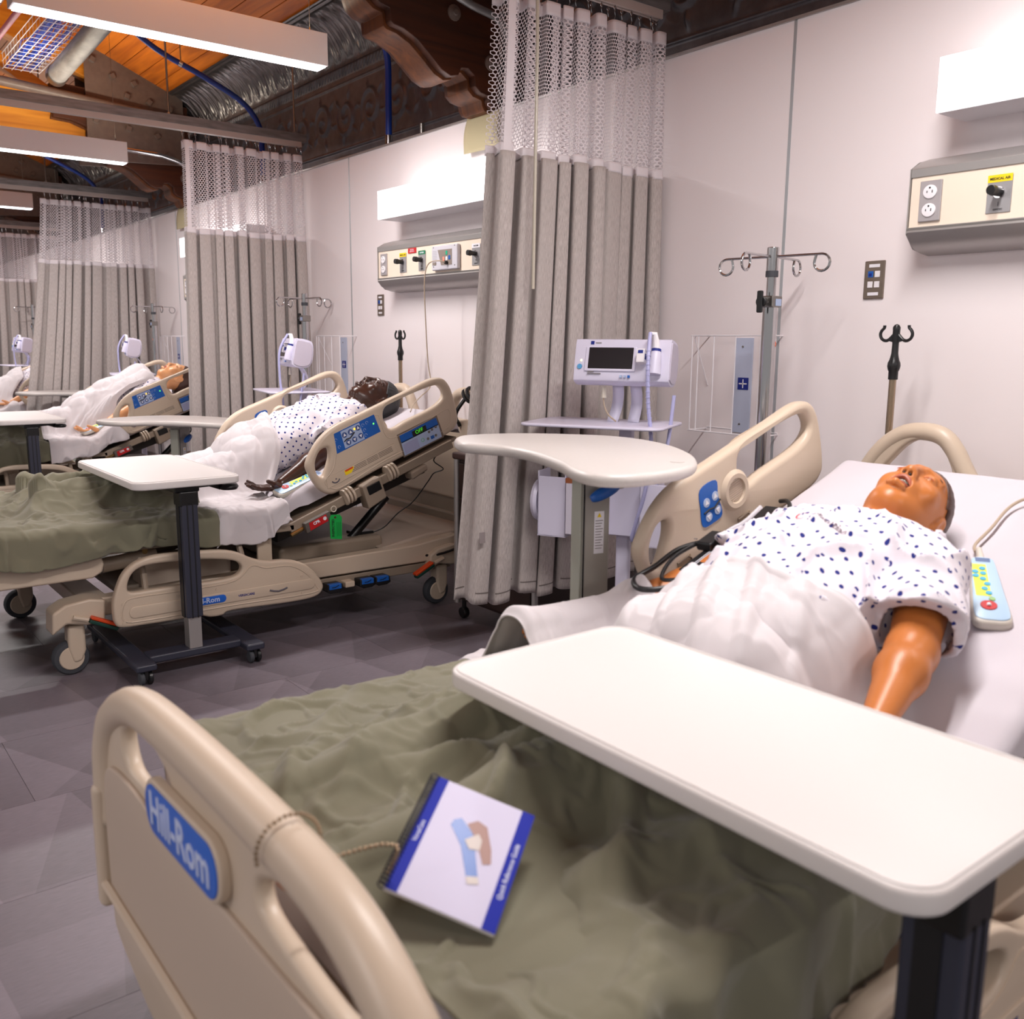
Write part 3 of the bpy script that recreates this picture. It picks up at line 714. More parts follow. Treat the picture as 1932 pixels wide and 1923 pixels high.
# bed lamps above
for i, (y, lb) in enumerate(zip(UY[:3], ('big glowing white wall lamp at the top right corner', 'glowing white wall lamp above the rail with the red label', 'sliver of glowing wall lamp beside the second curtain'))):
    t = empty('wall_lamp', (0, 0, 0), label=lb, cat='wall lamp', group='box wall lamps over the bed heads')
    y0 = y - .085; y1 = y0 - 1.35
    MB().box(2.704, 2.87, y1, y0, 1.855, 1.880).build('lower_housing', mat('white_enamel', rgb(226, 222, 226), .4), t, bevel=.002)
    MB().box(2.70, 2.708, y1, y0, 1.855, 2.005).build('front_diffuser', GLOWPANEL, t, bevel=.001, seg=1)
    MB().box(2.708, 2.87, y0 - .004, y0, 1.88, 2.0).build('end_cap', mat('white_enamel', rgb(226, 222, 226), .4), t)
    MB().box(2.708, 2.87, y1, y1 + .004, 1.88, 2.0).build('end_cap', mat('white_enamel', rgb(226, 222, 226), .4), t)
    MB().box(2.72, 2.87, y1 + .01, y0 - .01, 1.965, 1.972).build('upper_diffuser', mat('soft_lit_diffuser', rgb(240, 240, 240), .5, emit=(1, .98, .98, 1), estr=.35), t)
    area('wall_lamp_up', (2.79, (y0 + y1) / 2, 2.02), .12, 1.25, 0.2, (1, .97, .97), (PI, 0, 0))
    area('wall_lamp_front', (2.69, (y0 + y1) / 2, 1.93), .13, 1.25, 5, (1, .97, .97), (0, -PI / 2, PI) if False else (0, PI / 2, 0))
# data plates
for y, lb in ((1.753, 'brushed steel data plate with one blue jack, nearest on the wall'), (4.944, 'small steel data plate under the rail with the red label'), (8.11, 'steel data plate near the third bed')):
    if y > 8: continue
    t = empty('data_plate', (2.88, y, 1.41), label=lb, cat='wall plate', group='data plates on the headwall')
    MB().box(-.007, 0, -.036, .036, -.061, .061).build('plate', mat('bronze_steel', rgb(136, 122, 110), .35, .7), t, bevel=.003)
    for dz in (.045, -.045):
        MB().box(-.008, -.006, -.019, .019, dz - .005, dz + .005).build('label_window', PAPER, t)
    for dy, dz, m in ((.012, .018, BLUE), (-.012, .018, WHITE), (.012, -.015, WHITE), (-.012, -.015, WHITE)):
        j = MB().box(-.0095, -.005, dy - .009, dy + .009, dz - .010, dz + .010).build('jack', m, t, bevel=.001)
        if m is BLUE: MB().box(-.0102, -.009, dy - .005, dy + .005, dz - .006, dz + .003).build('jack_opening', NAVY, j)
# wire glove racks
for i, (y, lb) in enumerate(((2.27, 'white wire glove rack on the wall behind the tall chrome pole'), (5.42, 'white wire glove rack beside the dark-skinned mannequin bed curtain'), (8.52, 'white wire glove rack by the third bed head'))):
    t = empty('wire_rack', (2.88, y, 0), label=lb, cat='wire rack', group='wire racks with pale blue strips')
    b = MB()
    z0, z1 = .872, 1.230; ya, yb = -.17, .165
    MB().box(-.006, -.002, -.045, .035, .868, 1.222).build('mount_strip', mat('pale_blue_steel', rgb(190, 198, 220), .4), t)
    lg = MB().box(-.0075, -.006, -.033, -.004 + .02, 1.03, 1.075).build('brand_square', NAVY, t)
    b2 = MB(); b2.box(-.0085, -.0075, -.0105, -.0065, 1.036, 1.069); b2.box(-.0085, -.0075, -.026, .010, 1.050, 1.055); b2.build('star_mark', PAPER, lg)
    for dz in (.90, 1.19): MB().cyl((-.009, .0, dz), (-.006, .0, dz), .004, n=8).build('screw', STEEL, t)
    for z in (z0, z1):
        MB().tube([(0, ya, z), (-.11, ya, z), (-.115, ya + .02, z), (-.115, yb - .02, z), (-.11, yb, z), (0, yb, z)], .0028, 6).build('rim_wire', WHITE, t, True)
    MB().tube([(0, ya, z0 + .006), (0, yb, z0 + .006)], .0024, 6).build('rim_wire', WHITE, t)
    for yy in (ya + .01, ya + .12, ya + .22, yb - .04, yb - .01):
        MB().cyl((-.113, yy, z0), (-.113, yy, z1), .0024, n=6).build('upright_wire', WHITE, t)
    MB().tube([(-.113, yb - .03, z1), (-.10, yb - .01, z1 - .01), (-.003, yb, z1 - .19)], .002, 6).build('brace_wire', WHITE, t, True)
# ================================================================ THE HOSPITAL BED  (bed-2 room coordinates, foot at X .43, head at 2.62; y across, 0 = centre line)
HR_OUT = [(1.662, 0.712), (1.697, 0.776), (1.742, 0.825), (1.8, 0.861), (1.902, 0.9), (2.011, 0.942), (2.134, 0.99), (2.24, 1.033), (2.29, 1.044), (2.33, 1.037), (2.362, 1.003), (2.386, 0.94), (2.402, 0.873), (2.398, 0.835), (2.352, 0.795), (2.212, 0.743), (2.043, 0.68), (1.969, 0.652), (1.898, 0.622), (1.80, 0.582), (1.763, 0.575), (1.725, 0.590), (1.694, 0.626), (1.669, 0.672)]
HR_H1 = [(1.757, 0.768), (1.722, 0.757), (1.700, 0.712), (1.706, 0.665), (1.732, 0.652), (1.752, 0.692), (1.764, 0.735)]
HR_H2 = [(2.032, 0.925), (2.121, 0.962), (2.268, 1.008), (2.31, 1.0), (2.325, 0.962), (2.272, 0.917), (2.13, 0.862), (2.072, 0.835), (2.040, 0.838), (2.02, 0.875)]
FR_OUT = [(0.875, 0.277), (0.888, 0.32), (0.910, 0.366), (0.938, 0.395), (0.976, 0.414), (1.039, 0.424), (1.15, 0.421), (1.268, 0.412), (1.337, 0.395), (1.40, 0.362), (1.456, 0.344), (1.53, 0.338), (1.60, 0.318), (1.65, 0.28), (1.690, 0.225), (1.692, 0.190), (1.655, 0.165), (1.546, 0.160), (1.310, 0.168), (1.27, 0.156), (1.222, 0.156), (1.18, 0.168), (1.089, 0.168), (0.993, 0.170), (0.90, 0.174), (0.877, 0.192), (0.872, 0.231)]
FR_H = [(0.925, 0.318), (0.936, 0.355), (0.962, 0.381), (1.006, 0.392), (1.101, 0.391), (1.233, 0.382), (1.325, 0.362), (1.352, 0.335), (1.335, 0.307), (1.28, 0.297), (1.195, 0.297), (1.096, 0.299), (1.001, 0.299), (0.939, 0.3)]
SL = math.radians(20.5)
def rotp(x, z, ox, oz, a=SL):
    c, s = math.cos(a), math.sin(a); return (ox + x * c - z * s, oz + x * s + z * c)
def tilt_poly(pts, ox, oz, a=SL): return [rotp(x, z, ox, oz, a) for x, z in pts]
def make_bed():
    t = empty('hospital_bed', (0, 0, 0))
    # --- footboard with two hand holds
    half = [(0.0, .684), (.12, .684), (.20, .683), (.28, .677), (.345, .662), (.40, .637), (.452, .597), (.487, .548), (.503, .50), (.512, .42), (.510, .33), (.505, .25), (.492, .20), (.40, .165), (.30, .14), (.15, .132)]
    out = catmull(half + [(0, .13)] + [(-y, z) for y, z in reversed(half[1:])], 4)
    hole = catmull([(.372, .600), (.362, .562), (.325, .548), (.23, .556), (.150, .572), (.150, .606), (.222, .630), (.310, .628)], 5)
    me = plate_mesh('footboard', [out, hole, [(-y, z) for y, z in hole]], .0135, .0115, 'yz', .43, 4)
    fb = link('footboard', me, BEIGE, t)
    # thick rounded grip tube round the upper rim
    rim = catmull([(.497, .40), (.500, .47), (.492, .53), (.458, .588), (.40, .628), (.33, .655), (.25, .666), (.12, .671), (0, .672), (-.12, .671), (-.25, .666), (-.33, .655), (-.40, .628), (-.458, .588), (-.492, .53), (-.500, .47), (-.497, .40)], 4, False)
    MB().tube([(.43, y, z) for y, z in rim], .030, 14).build('grip_rim', BEIGE, t, True, angle=2.5)
    inn = catmull([(.47, .30), (.475, .45), (.455, .51), (.40, .530), (.30, .534), (.20, .530), (0, .524)], 4, False)
    inn = inn + [(-y, z) for y, z in reversed(inn[:-1])] + [(-.47, .30), (-.30, .30), (0, .30), (.30, .30)]
    me = plate_mesh('front_panel', [inn], .005, .004, 'yz', .4135, 2); link('front_panel', me, BEIGE_PANEL, fb)
    MB().tube([(.405, y, .295) for y in np.linspace(-.49, .49, 12)], .0085, 8).build('panel_ledge', BEIGE, fb, True)
    for s in (-1, 1):
        MB().box(.395, .47, s * .497 - .016, s * .497 + .016, .25, .47).build('corner_bumper', BEIGE, fb, bevel=.012, seg=3)
    bd = roundrect(-.135, .135, -.036, .036, .034, 7)
    B0 = frame_M((.4010, .07, .567), (0, -1, .04), (0, 0, 1))
    bs = plate_mesh('badge_boss', [roundrect(-.143, .143, -.043, .043, .040, 7)], .008, .004, 'xy', -.0085); bs.transform(B0); link('badge_boss', bs, BEIGE, fb)
    me = plate_mesh('badge', [bd], .0015, .001, 'xy', 0); me.transform(B0); bdg = link('badge', me, BADGE, fb)
    text('badge_lettering', 'Hill-Rom', .068, PTXT, B0 @ Matrix.Translation((0, 0, .0018)), bdg, bold=.0012, sx=.92)
    # --- base frame
    b = MB()
    for s in (-1, 1):
        y0, y1 = sorted((s * .40, s * .465))
        MB().prism([(.80, .20), (.80, .27), (1.40, .285), (2.20, .295), (2.44, .32), (2.44, .23), (2.25, .21), (1.4, .215)], y0, y1, 'y').build('base_beam', BEIGE, t, bevel=.008)
        y2, y3 = sorted((s * .41, s * .455))
        MB().box(1.5, 2.40, y2, y3, .165, .205).build('pedal_bar', TAUPE, t, bevel=.006)
    MB().box(.80, .90, -.42, .42, .20, .26).build('cross_beam', BEIGE, t, bevel=.01)
    MB().prism([(2.05, .29), (2.30, .33), (2.62, .33), (2.62, .22), (2.25, .20)], -.41, .41, 'y').build('head_shelf', BEIGE_PANEL, t, bevel=.012)
    MB().box(.95, 2.2, -.30, .30, .235, .262).build('under_tray', TAUPE, t, bevel=.01)
    # castors
    for x, zs in ((.75, 1), (2.33, 1)):
        for s in (-1, 1):
            y = s * .44
            c = empty('castor', (x, y, 0)); c.parent = t
            b = MB(); b.lathe([(0, -.026), (.040, -.026), (.043, -.022), (.043, .022), (.040, .026), (0, .026)], (-.005, 0, .064), 24, 'y'); b.build('wheel_disc', BEIGE, c, True)
            b = MB(); b.lathe([(.043, -.021), (.058, -.019), (.0635, -.010), (.0635, .010), (.058, .019), (.043, .021)], (-.005, 0, .064), 28, 'y'); b.build('tyre', RUBBER, c, True)
            MB().prism([(.0, .064 - .02), (.03, .05), (.045, .09), (.045, .185), (-.015, .185), (-.015, .10)], -.032, .032, 'y').build('castor_fork', BEIGE, c, bevel=.012, seg=3)
            MB().prism([(-.07, .165), (-.065, .245), (-.02, .272), (.06, .282), (.115, .27), (.11, .19), (.05, .185), (-.02, .20)], -.055, .055, 'y').build('castor_housing', BEIGE, c, bevel=.010, seg=3)
            if True:
                dx = 1 if x < 1 else -1
                # steer and brake pedal: red side and green side
                yy = s * .062
                MB().tube([(0, yy, .225), (.05 * dx, yy, .208)], .009, 8).build('pedal_lever', BEIGE, c, True)
                M = Matrix.Translation((.105 * dx, yy, .187)) @ Matrix.Rotation((.45) * dx, 4, 'Y')
                MB().box(-.055, .05, -.016, .016, 0, .013, M).build('brake_side', ORANGE, c, bevel=.005)
                MB().box(-.055, .05, -.015, .015, -.014, 0, M).build('steer_side', DGREEN, c, bevel=.004)
    # foot pedals
    for x, m in ((1.775, 1), (1.93, 1), (2.005, 1)):
        for s in (-1, 1):
            f = MB().prism([(x - .038, .16), (x - .036, .19), (x + .034, .19), (x + .040, .16), (x + .02, .15), (x - .02, .15)], *sorted((s * .455, s * .515)), 'y').build('foot_pedal', BLACK, t, bevel=.005)
            y = s * .515
            q = MB().box(x - .030, x + .028, *sorted((s * .49, s * .5175)), .168, .191).build('pedal_label', BLUE, f, bevel=.003)
            MB().tube([(x - .018, s * .518, .178), (x - .002, s * .518, .178), (x + .014, s * .518, .185)], .0018, 4).build('pedal_icon', BTXT, q)
    MB().box(1.83, 1.875, -.50, .50, .162, .187).build('pedal_spacer', BEIGE, t, bevel=.004)
    # lifting arms and dark works below the deck
    for s in (-1, 1):
        y0, y1 = sorted((s * .452, s * .468))
        MB().prism([(1.458, .435), (1.52, .435), (1.52, .28), (1.458, .28)], y0, y1, 'y').build('lift_link', BEIGE, t, bevel=.004)
        for x in (1.472, 1.505): MB().lathe([(.009, 0), (.008, .004 * -s if s < 0 else .004), (0, .005)], (x, s * .468, .418), 12, 'y').build('link_bolt', BRASS, t, True)
        MB().lathe([(.011, 0), (0, .006)], (1.02, s * .47, .425), 12, 'y').build('link_bolt', BRASS, t, True)
    MB().cyl((1.85, -.30, .22), (2.15, -.30, .50), .020, n=12).build('gas_strut', BLACK, t, True)
    MB().cyl((1.0, .05, .25), (1.5, .05, .40), .035, n=14).build('actuator_tube', TAUPE, t, True)
    MB().cyl((.90, -.33, .36), (1.10, -.33, .375), .028, n=14).build('actuator_tube', BEIGE, t, True)
    MB().box(1.04, 1.40, -.34, -.2, .24, .36).build('drive_motor', BEIGE_PANEL, t, bevel=.02, seg=3)
    MB().box(1.60, 2.10, -.36, .36, .265, .34).build('power_unit', TAUPE, t, bevel=.02)
    MB().prism([(1.60, .36), (1.60, .42), (2.30, .66), (2.34, .60)], -.34, .34, 'y').build('backrest_underframe', DARKB, t, bevel=.004)
    for s in (-1, 1):
        y0, y1 = sorted((s * .44, s * .475))
        MB().box(.86, 1.62, y0, y1, .432, .462).build('deck_rail', TAUPE, t, bevel=.006)
        MB().prism(tilt_poly([(0, -.012), (0, .028), (.86, .028), (.86, -.012)], 1.60, .435), y0, y1, 'y').build('backrest_rail', TAUPE, t, bevel=.005)
    for s in (-1, 1):
        y0, y1 = sorted((s * .44, s * .485))
        MB().prism([(.46, .35), (.46, .425), (.865, .43), (.872, .40), (.865, .37), (.83, .352)], y0, y1, 'y').build('foot_extender_cover', BEIGE, t, bevel=.010, seg=3)
        MB().box(.46, .93, y0 + .002, y1 - .002, .432, .450).build('foot_deck_edge', BEIGE, t, bevel=.005)
    MB().box(.46, 1.62, -.44, .44, .44, .456).build('sleep_deck', TAUPE, t, bevel=.004)
    MB().prism(tilt_poly([(0, 0), (0, .018), (.90, .018), (.90, 0)], 1.61, .44), -.44, .44, 'y').build('backrest_deck', TAUPE, t, bevel=.004)
    # --- side rails
    ho = catmull(HR_OUT, 4); h1 = catmull(HR_H1, 6); h2 = catmull(HR_H2, 5)
    fo = catmull(FR_OUT, 4); fh = catmull(FR_H, 5)
    def ang(o, s): return frame_M((o[0], s * o[2], o[1]), (math.cos(SL), 0, math.sin(SL)), (-math.sin(SL), 0, math.cos(SL))) if s < 0 else frame_M((o[0], s * o[2], o[1]), (-math.cos(SL), 0, -math.sin(SL)), (-math.sin(SL), 0, math.cos(SL)))
    for s in (-1, 1):
        yc = s * .50
        me = plate_mesh('head_side_rail', [ho, h1, h2], .021, .0165, 'xz', yc, 4); r = link('head_side_rail', me, BEIGE, t)
        yo = yc + s * .0215      # outer face
        # raised outline round the outer panel
        MB().tube([(x, yo - s * .002, z) for x, z in catmull([(1.79, .815), (1.87, .855), (1.98, .895), (2.0, .87), (2.03, .80), (2.09, .80), (2.25, .865), (2.345, .905), (2.36, .85), (2.33, .815), (2.20, .765), (2.0, .69), (1.82, .605), (1.77, .60), (1.735, .63), (1.775, .68), (1.79, .75)], 3)], .0035, 6, closed=True).build('moulded_line', BEIGE, r, True)
        # outer control panel (occupant + nurse controls)
        def quad(name, P, m, th, par, y=None, bev=.001):
            q = MB().prism(P, *sorted(((yo if y is None else y), (yo if y is None else y) + s * th)), 'y'); return q.build(name, m, par, bevel=bev, seg=1)
        A = (1.794, .825); 
        def L(u, v): return rotp(u, v, 1.794, .742, math.radians(21.5))       # u along the rail 0-.205, v up 0-.087
        cp = quad('control_panel', [L(.0, .0), L(.018, .082), L(.22, .080), L(.222, .0)], BLUE, .0015, r)
        quad('button_field', [L(.042, .004), L(.048, .078), L(.142, .077), L(.142, .003)], LTBLUE, .0022, cp)
        for k, (u, v) in enumerate(((.060, .058), (.090, .058), (.128, .060), (.066, .022), (.096, .022), (.128, .024))):
            x, z = L(u, v); q = MB(); q.lathe([(.0115, 0), (.0115, .0015), (0, .0015)] if s > 0 else [(.0115, 0), (.0115, -.0015), (0, -.0015)], (x, yo + s * .0022, z), 16, 'y'); bt = q.build('control_button', mat('button_blue', rgb(60, 84, 140), .4), cp)
            d = 1 if k < 3 else -1
            MB().prism([rotp(0, .008 * d, x, z), rotp(-.007, -.005 * d, x, z), rotp(.007, -.005 * d, x, z)], *sorted((yo + s * .0038, yo + s * .0044)), 'y').build('arrow', PAPER, cp)
        MB().tube([(L(.048, .032)[0], yo + s * .0026, L(.048, .032)[1]), (L(.062, .038)[0], yo + s * .0026, L(.062, .038)[1]), (L(.08, .036)[0], yo + s * .0026, L(.08, .036)[1]), (L(.106, .050)[0], yo + s * .0026, L(.106, .050)[1])], [.0022, .003, .003, .0035], 6).build('patient_icon', BTXT, cp, True)
        for u, v in ((.154, .06), (.175, .062), (.154, .038), (.152, .016), (.016, .055), (.02, .022)):
            x, z = L(u, v); MB().tube([(x + .006 * math.cos(a), yo + s * .0018, z + .006 * math.sin(a)) for a in np.linspace(0, 5, 8)], .0009, 4).build('line_icon', LTBLUE, cp)
        x, z = L(.203, .045); MB().lathe([(.0035, 0), (0, .002 * s)], (x, yo + s * .0016, z), 10, 'y').build('status_light', GRNLED, cp)
        x, z = L(.112, .062); MB().lathe([(.005, 0), (0, .002 * s)], (x, yo + s * .0024, z), 10, 'y').build('amber_light', YELLED, cp)
        # second panel: scale display
        def K(u, v): return rotp(u, v, 2.118, .712, math.radians(20.5))
        quad('display_recess', [K(-.006, -.006), K(-.004, .100), K(.215, .100), K(.218, -.006)], mat('dark_joint', rgb(120, 104, 92)), .001, r)
        dp = quad('scale_panel', [K(0, 0), K(.004, .062), K(.208, .062), K(.206, 0)], LTBLUE, .003, r)
        quad('scale_band', [K(.004, .056), K(.006, .092), K(.206, .092), K(.208, .056)], BLUE, .003, r)
        quad('scale_print', [K(.006, .004), K(.008, .050), K(.085, .050), K(.085, .004)], mat('pale_violet_field', rgb(160, 164, 200)), .0036, dp)
        quad('display_window', [K(.068, .060), K(.068, .084), K(.145, .084), K(.145, .060)], BLACK, .0036, r)
        x, z = K(.105, .072)
        if s < 0: text('display_digits', 'OFF', .024, mat('green_display_digits', rgb(70, 170, 40), .4, emit=rgb(70, 200, 40), estr=.7), ang((x, z, .5255), s), r, thick=.0002)
        for u, v in ((.150, .048), (.168, .052), (.190, .055), (.178, .020), (.135, .022)):
            x, z = K(u, v); MB().lathe([(.006, 0), (.006, .002 * s), (0, .002 * s)], (x, yo + s * .0032, z), 12, 'y').build('scale_button', STEEL, dp, True)
        quad('scale_key', [K(.150, .012), K(.150, .026), K(.168, .026), K(.168, .012)], BLUE, .005, dp)
        x, z = K(.108, .028); MB().tube([(x + .008 * math.cos(a), yo + s * .0035, z + .008 * math.sin(a)) for a in np.linspace(0, 6.28, 10)[:-1]], .001, 4, closed=True).build('green_key_ring', mat('green_print', rgb(110, 200, 120)), dp)
        # warning label strip with tiny printed lines, yellow flag
        def W(u, v): return rotp(u, v, 1.832, .645, math.radians(21.3))
        quad('label_border', [W(-.095, -.012), W(-.085, .032), W(.262, .032), W(.262, -.010)], BEIGE, .002, r, bev=.002)
        q = quad('warning_flag', [W(0, .004), W(.001, .026), W(.048, .026), W(.048, .018), W(.03, .004)], YELLOW, .0028, r)
        quad('warning_band', [W(.004, .018), W(.004, .026), W(.044, .026), W(.044, .018)], ORANGE, .0032, q)
        for k in range(4):
            v = .004 + k * .0062
            for u0, u1 in ((.034 if k < 3 else .052, .11), (.114, .17), (.174, .245)):
                quad('print_line', [W(u0, v), W(u0, v + .0022), W(u1, v + .0022), W(u1, v)], mat('dark_print', rgb(96, 84, 74)), .0024, r, bev=0)
        x, z = (1.782, .637)
        MB().tube([(x + .020 * math.cos(a), yo + s * .001, z + .020 * math.sin(a) + .006) for a in np.linspace(-2.4, -.2, 8)], .0032, 6).build('angle_indicator', mat('grey_indicator', rgb(96, 92, 100)), r, True)
        MB().cyl((x + .004, yo, z + .002), (x + .004, yo + s * .003, z + .002), .004, n=10).build('indicator_ball', CHROME, r)
        MB().tube([(x + .014, yo + s * .001, z + .012), (x + .022, yo + s * .001, z + .030)], .0012, 4).build('indicator_line', mat('grey_indicator', rgb(96, 92, 100)), r)
        # inner face: speaker and patient buttons
        yi = yc - s * .0215
        sp = MB(); sp.lathe([(0, -.002 * s), (.032, -.002 * s), (.034, -.009 * s), (.046, -.010 * s), (.056, 0)], (2.005, yi, .822), 28, 'y'); sk = sp.build('speaker_boss', BEIGE, r, True)
        for k in range(-5, 6):
            w_ = math.sqrt(max(.0001, .030 ** 2 - (k * .0056) ** 2))
            c0 = rotp(-w_, k * .0056, 2.005, .822); c1_ = rotp(w_, k * .0056, 2.005, .822)
            MB().tube([(c0[0], yi - s * .0025, c0[1]), (c1_[0], yi - s * .0025, c1_[1])], .0013, 4).build('speaker_slat', BEIGE_PANEL, sk)
        pad = catmull([(1.867, .835), (1.925, .856), (1.937, .815), (1.958, .765), (1.925, .745), (1.885, .738), (1.872, .785)], 4)
        q = MB().prism(pad, *sorted((yi, yi - s * .002)), 'y').build('patient_pad', BLUE, r)
        for x, z, d in ((1.893, .80, 1), (1.925, .815, 1), (1.905, .762, -1), (1.938, .778, -1)):
            MB().lathe([(.0125, 0), (.0125, -s * .001), (0, -s * .001)], (x, yi - s * .002, z), 14, 'y').build('pad_button', LTBLUE, q)
            MB().prism([rotp(0, .009 * d, x, z), rotp(-.007, -.005 * d, x, z), rotp(.007, -.005 * d, x, z)], *sorted((yi - s * .003, yi - s * .004)), 'y').build('arrow', PAPER, q)
        MB().tube([(1.885, yi - s * .003, .772), (1.905, yi - s * .003, .782), (1.925, yi - s * .003, .785), (1.945, yi - s * .003, .805)], .0024, 6).build('patient_icon', BTXT, q, True)
        for x, z in ((1.83, .64), (1.945, .685), (2.06, .728)):
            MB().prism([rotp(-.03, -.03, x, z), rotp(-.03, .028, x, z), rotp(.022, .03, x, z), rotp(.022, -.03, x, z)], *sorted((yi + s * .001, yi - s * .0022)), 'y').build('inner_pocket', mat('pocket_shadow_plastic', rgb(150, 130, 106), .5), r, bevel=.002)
            MB().tube([(rotp(-.03, .026, x, z)[0], yi - s * .003, rotp(-.03, .026, x, z)[1]), (rotp(.01, .028, x, z)[0], yi - s * .003, rotp(.01, .028, x, z)[1]), (rotp(.02, .018, x, z)[0], yi - s * .003, rotp(.02, .018, x, z)[1]), (rotp(.022, -.03, x, z)[0], yi - s * .003, rotp(.022, -.03, x, z)[1])], .0022, 5).build('pocket_edge', mat('dark_joint', rgb(120, 104, 92)), r, True)
        # hinge rollers + latch box below the rail
        for u in (.175, .30) if False else ((1.865, .555), (2.075, .640)):
            x, z = u
            for k in range(3):
                c = rotp((k - 1) * .017, 0, x, z); d = (math.cos(SL) * .006, 0, math.sin(SL) * .006)
                q = MB(); q.cyl((c[0] - d[0], s * .475, c[1] - d[2]), (c[0] + d[0], s * .475, c[1] + d[2]), .036, n=18); q.build('hinge_roller', BEIGE, t, bevel=.004)
        MB().prism(tilt_poly([(-.05, -.062), (-.045, .045), (.052, .050), (.050, -.05)], 1.975, .565), *sorted((s * .44, s * .505)), 'y').build('latch_box', TAUPE, t, bevel=.008)
        MB().prism(tilt_poly([(-.028, -.005), (-.028, .036), (.040, .036), (.040, -.005)], 1.975, .565), *sorted((s * .50, s * .508)), 'y').build('latch_opening', BLACK, t, bevel=.004)
        MB().prism(tilt_poly([(-.045, -.06), (-.04, -.02), (.05, -.018), (.05, -.05)], 2.20, .665), *sorted((s * .42, s * .49)), 'y').build('rail_mount', TAUPE, t, bevel=.012)
        # foot rail, lowered
        yf = s * .545
        me = plate_mesh('foot_side_rail', [fo, fh], .019, .0105, 'xz', yf, 3); r2 = link('foot_side_rail', me, BEIGE, t); yo2 = yf + s * .0195
        MB().tube([(x, yo2 - s * .001, z) for x, z in catmull([(.905, .20), (.91, .265), (.96, .28), (1.15, .278), (1.32, .285), (1.39, .335), (1.45, .318), (1.55, .312), (1.62, .27), (1.66, .215), (1.64, .185), (1.3, .190), (1.0, .188)], 4)], .0032, 6, closed=True).build('moulded_line', BEIGE, r2, True)
        me = plate_mesh('moulded_pill', [[(x, z) for x, z in roundrect(.925, 1.655, .203, .246, .02, 5)]], .003, .0025, 'xz', yo2, 2); link('moulded_pill', me, BEIGE, r2)
        me = plate_mesh('rail_badge', [roundrect(1.13, 1.283, .210, .240, .014, 5)], .001, .0006, 'xz', yo2 + s * .0036, 1); bg = link('rail_badge', me, BADGE, r2)
        FM = frame_M((1.207, s * (.545 + .0245), .225), (-s, 0, 0), (0, 0, 1))
        text('rail_lettering', 'Hill-Rom', .028, PTXT, FM, bg, bold=.0006, thick=.0003)
        text('model_lettering', 'VERSACARE', .0125, NAVY, frame_M((1.364, s * (.545 + .0235), .224), (-s, 0, 0), (0, 0, 1)), r2, bold=.0002, thick=.0003)
        MB().tube([(1.46, yo2 + s * .003, .226), (1.478, yo2 + s * .003, .220), (1.497, yo2 + s * .003, .217), (1.516, yo2 + s * .003, .220), (1.534, yo2 + s * .003, .226)], .0038, 6).build('level_window', mat('grey_indicator', rgb(96, 92, 100)), r2, True)
        for x in (.905, 1.10, 1.25, 1.60, 1.675):
            for z in (.192, .262): 
                if x in (1.10, 1.25) and z < .2 or z > .2 and x > 1.62: continue
                MB().cyl((x, yo2 - s * .001, z), (x, yo2 + s * .0015, z), .006, n=12).build('screw_cap', BEIGE, r2)
        for x in (1.0, 1.38): MB().tube([(x, s * .47, .40), (x, s * .50, .36), (x, s * .53, .25)], .012, 8).build('rail_arm', TAUPE, t, True)
        # CPR release
        cq = MB().prism(tilt_poly([(-.062, -.022), (-.058, .022), (.062, .022), (.066, -.016)], 1.71, .462), *sorted((s * .478, s * .505)), 'y').build('cpr_handle', mat('grey_handle', rgb(96, 88, 82), .5), t, bevel=.004)
        MB().prism(tilt_poly([(-.045, -.016), (-.040, .016), (.042, .016), (.042, -.014)], 1.71, .462), *sorted((s * .505, s * .507)), 'y').build('cpr_label', RED, cq)
        text('cpr_lettering', 'CPR', .017, WTXT, ang((1.700, .463, .5082), s), cq, bold=.0006, thick=.0002)
        MB().lathe([(.008, 0), (.008, .001 * s), (0, .001 * s)], (1.738, s * .507, .476), 12, 'y').build('cpr_mark', PAPER, cq)
        MB().cyl((1.60, s * .475, .415), (1.66, s * .475, .44), .009, n=10).build('cable_fitting', BRASS, t, True)
    # --- headboard
    hh = [(0, .80), (.06, .802), (.11, .818), (.14, .845), (.17, .89), (.20, .935), (.24, .966), (.30, .972), (.36, .958), (.42, .915), (.46, .86), (.482, .80), (.485, .72), (.48, .60), (.46, .48), (.45, .44)]
    out = catmull(hh + [(0, .44)] + [(-y, z) for y, z in reversed(hh[1:])], 4)
    hole = catmull([(.20, .845), (.21, .885), (.235, .922), (.275, .940), (.33, .925), (.38, .875), (.405, .835), (.34, .835), (.26, .833)], 4)
    me = plate_mesh('headboard', [out, hole, [(-y, z) for y, z in hole]], .019, .009, 'yz', 2.60, 3); hb = link('headboard', me, BEIGE, t)
    rim = catmull([(.474, .74), (.470, .81), (.445, .865), (.40, .918), (.345, .952), (.285, .960), (.235, .948), (.20, .912), (.172, .865), (.145, .828), (.10, .804), (0, .794), (-.10, .804), (-.145, .828), (-.172, .865), (-.20, .912), (-.235, .948), (-.285, .960), (-.345, .952), (-.40, .918), (-.445, .865), (-.470, .81), (-.474, .74)], 4, False)
    MB().tube([(2.60, y, z) for y, z in rim], .0255, 12).build('grip_rim', BEIGE, t, True, angle=2.5)
    MB().box(2.585, 2.625, -.46, .46, .34, .45).build('headboard_skirt', TAUPE, hb, bevel=.01)
    MB().box(2.56, 2.62, -.40, .40, .30, .37).build('headboard_post', TAUPE, hb, bevel=.01)
    MB().box(2.582, 2.584, -.43, -.40, .38, .43).build('mark_plate', mat('dark_joint', rgb(120, 104, 92)), hb)
    # --- bed-mounted pole with twin black hooks
    iv = empty('hook_pole', (2.70, .46, 0)); iv.parent = t
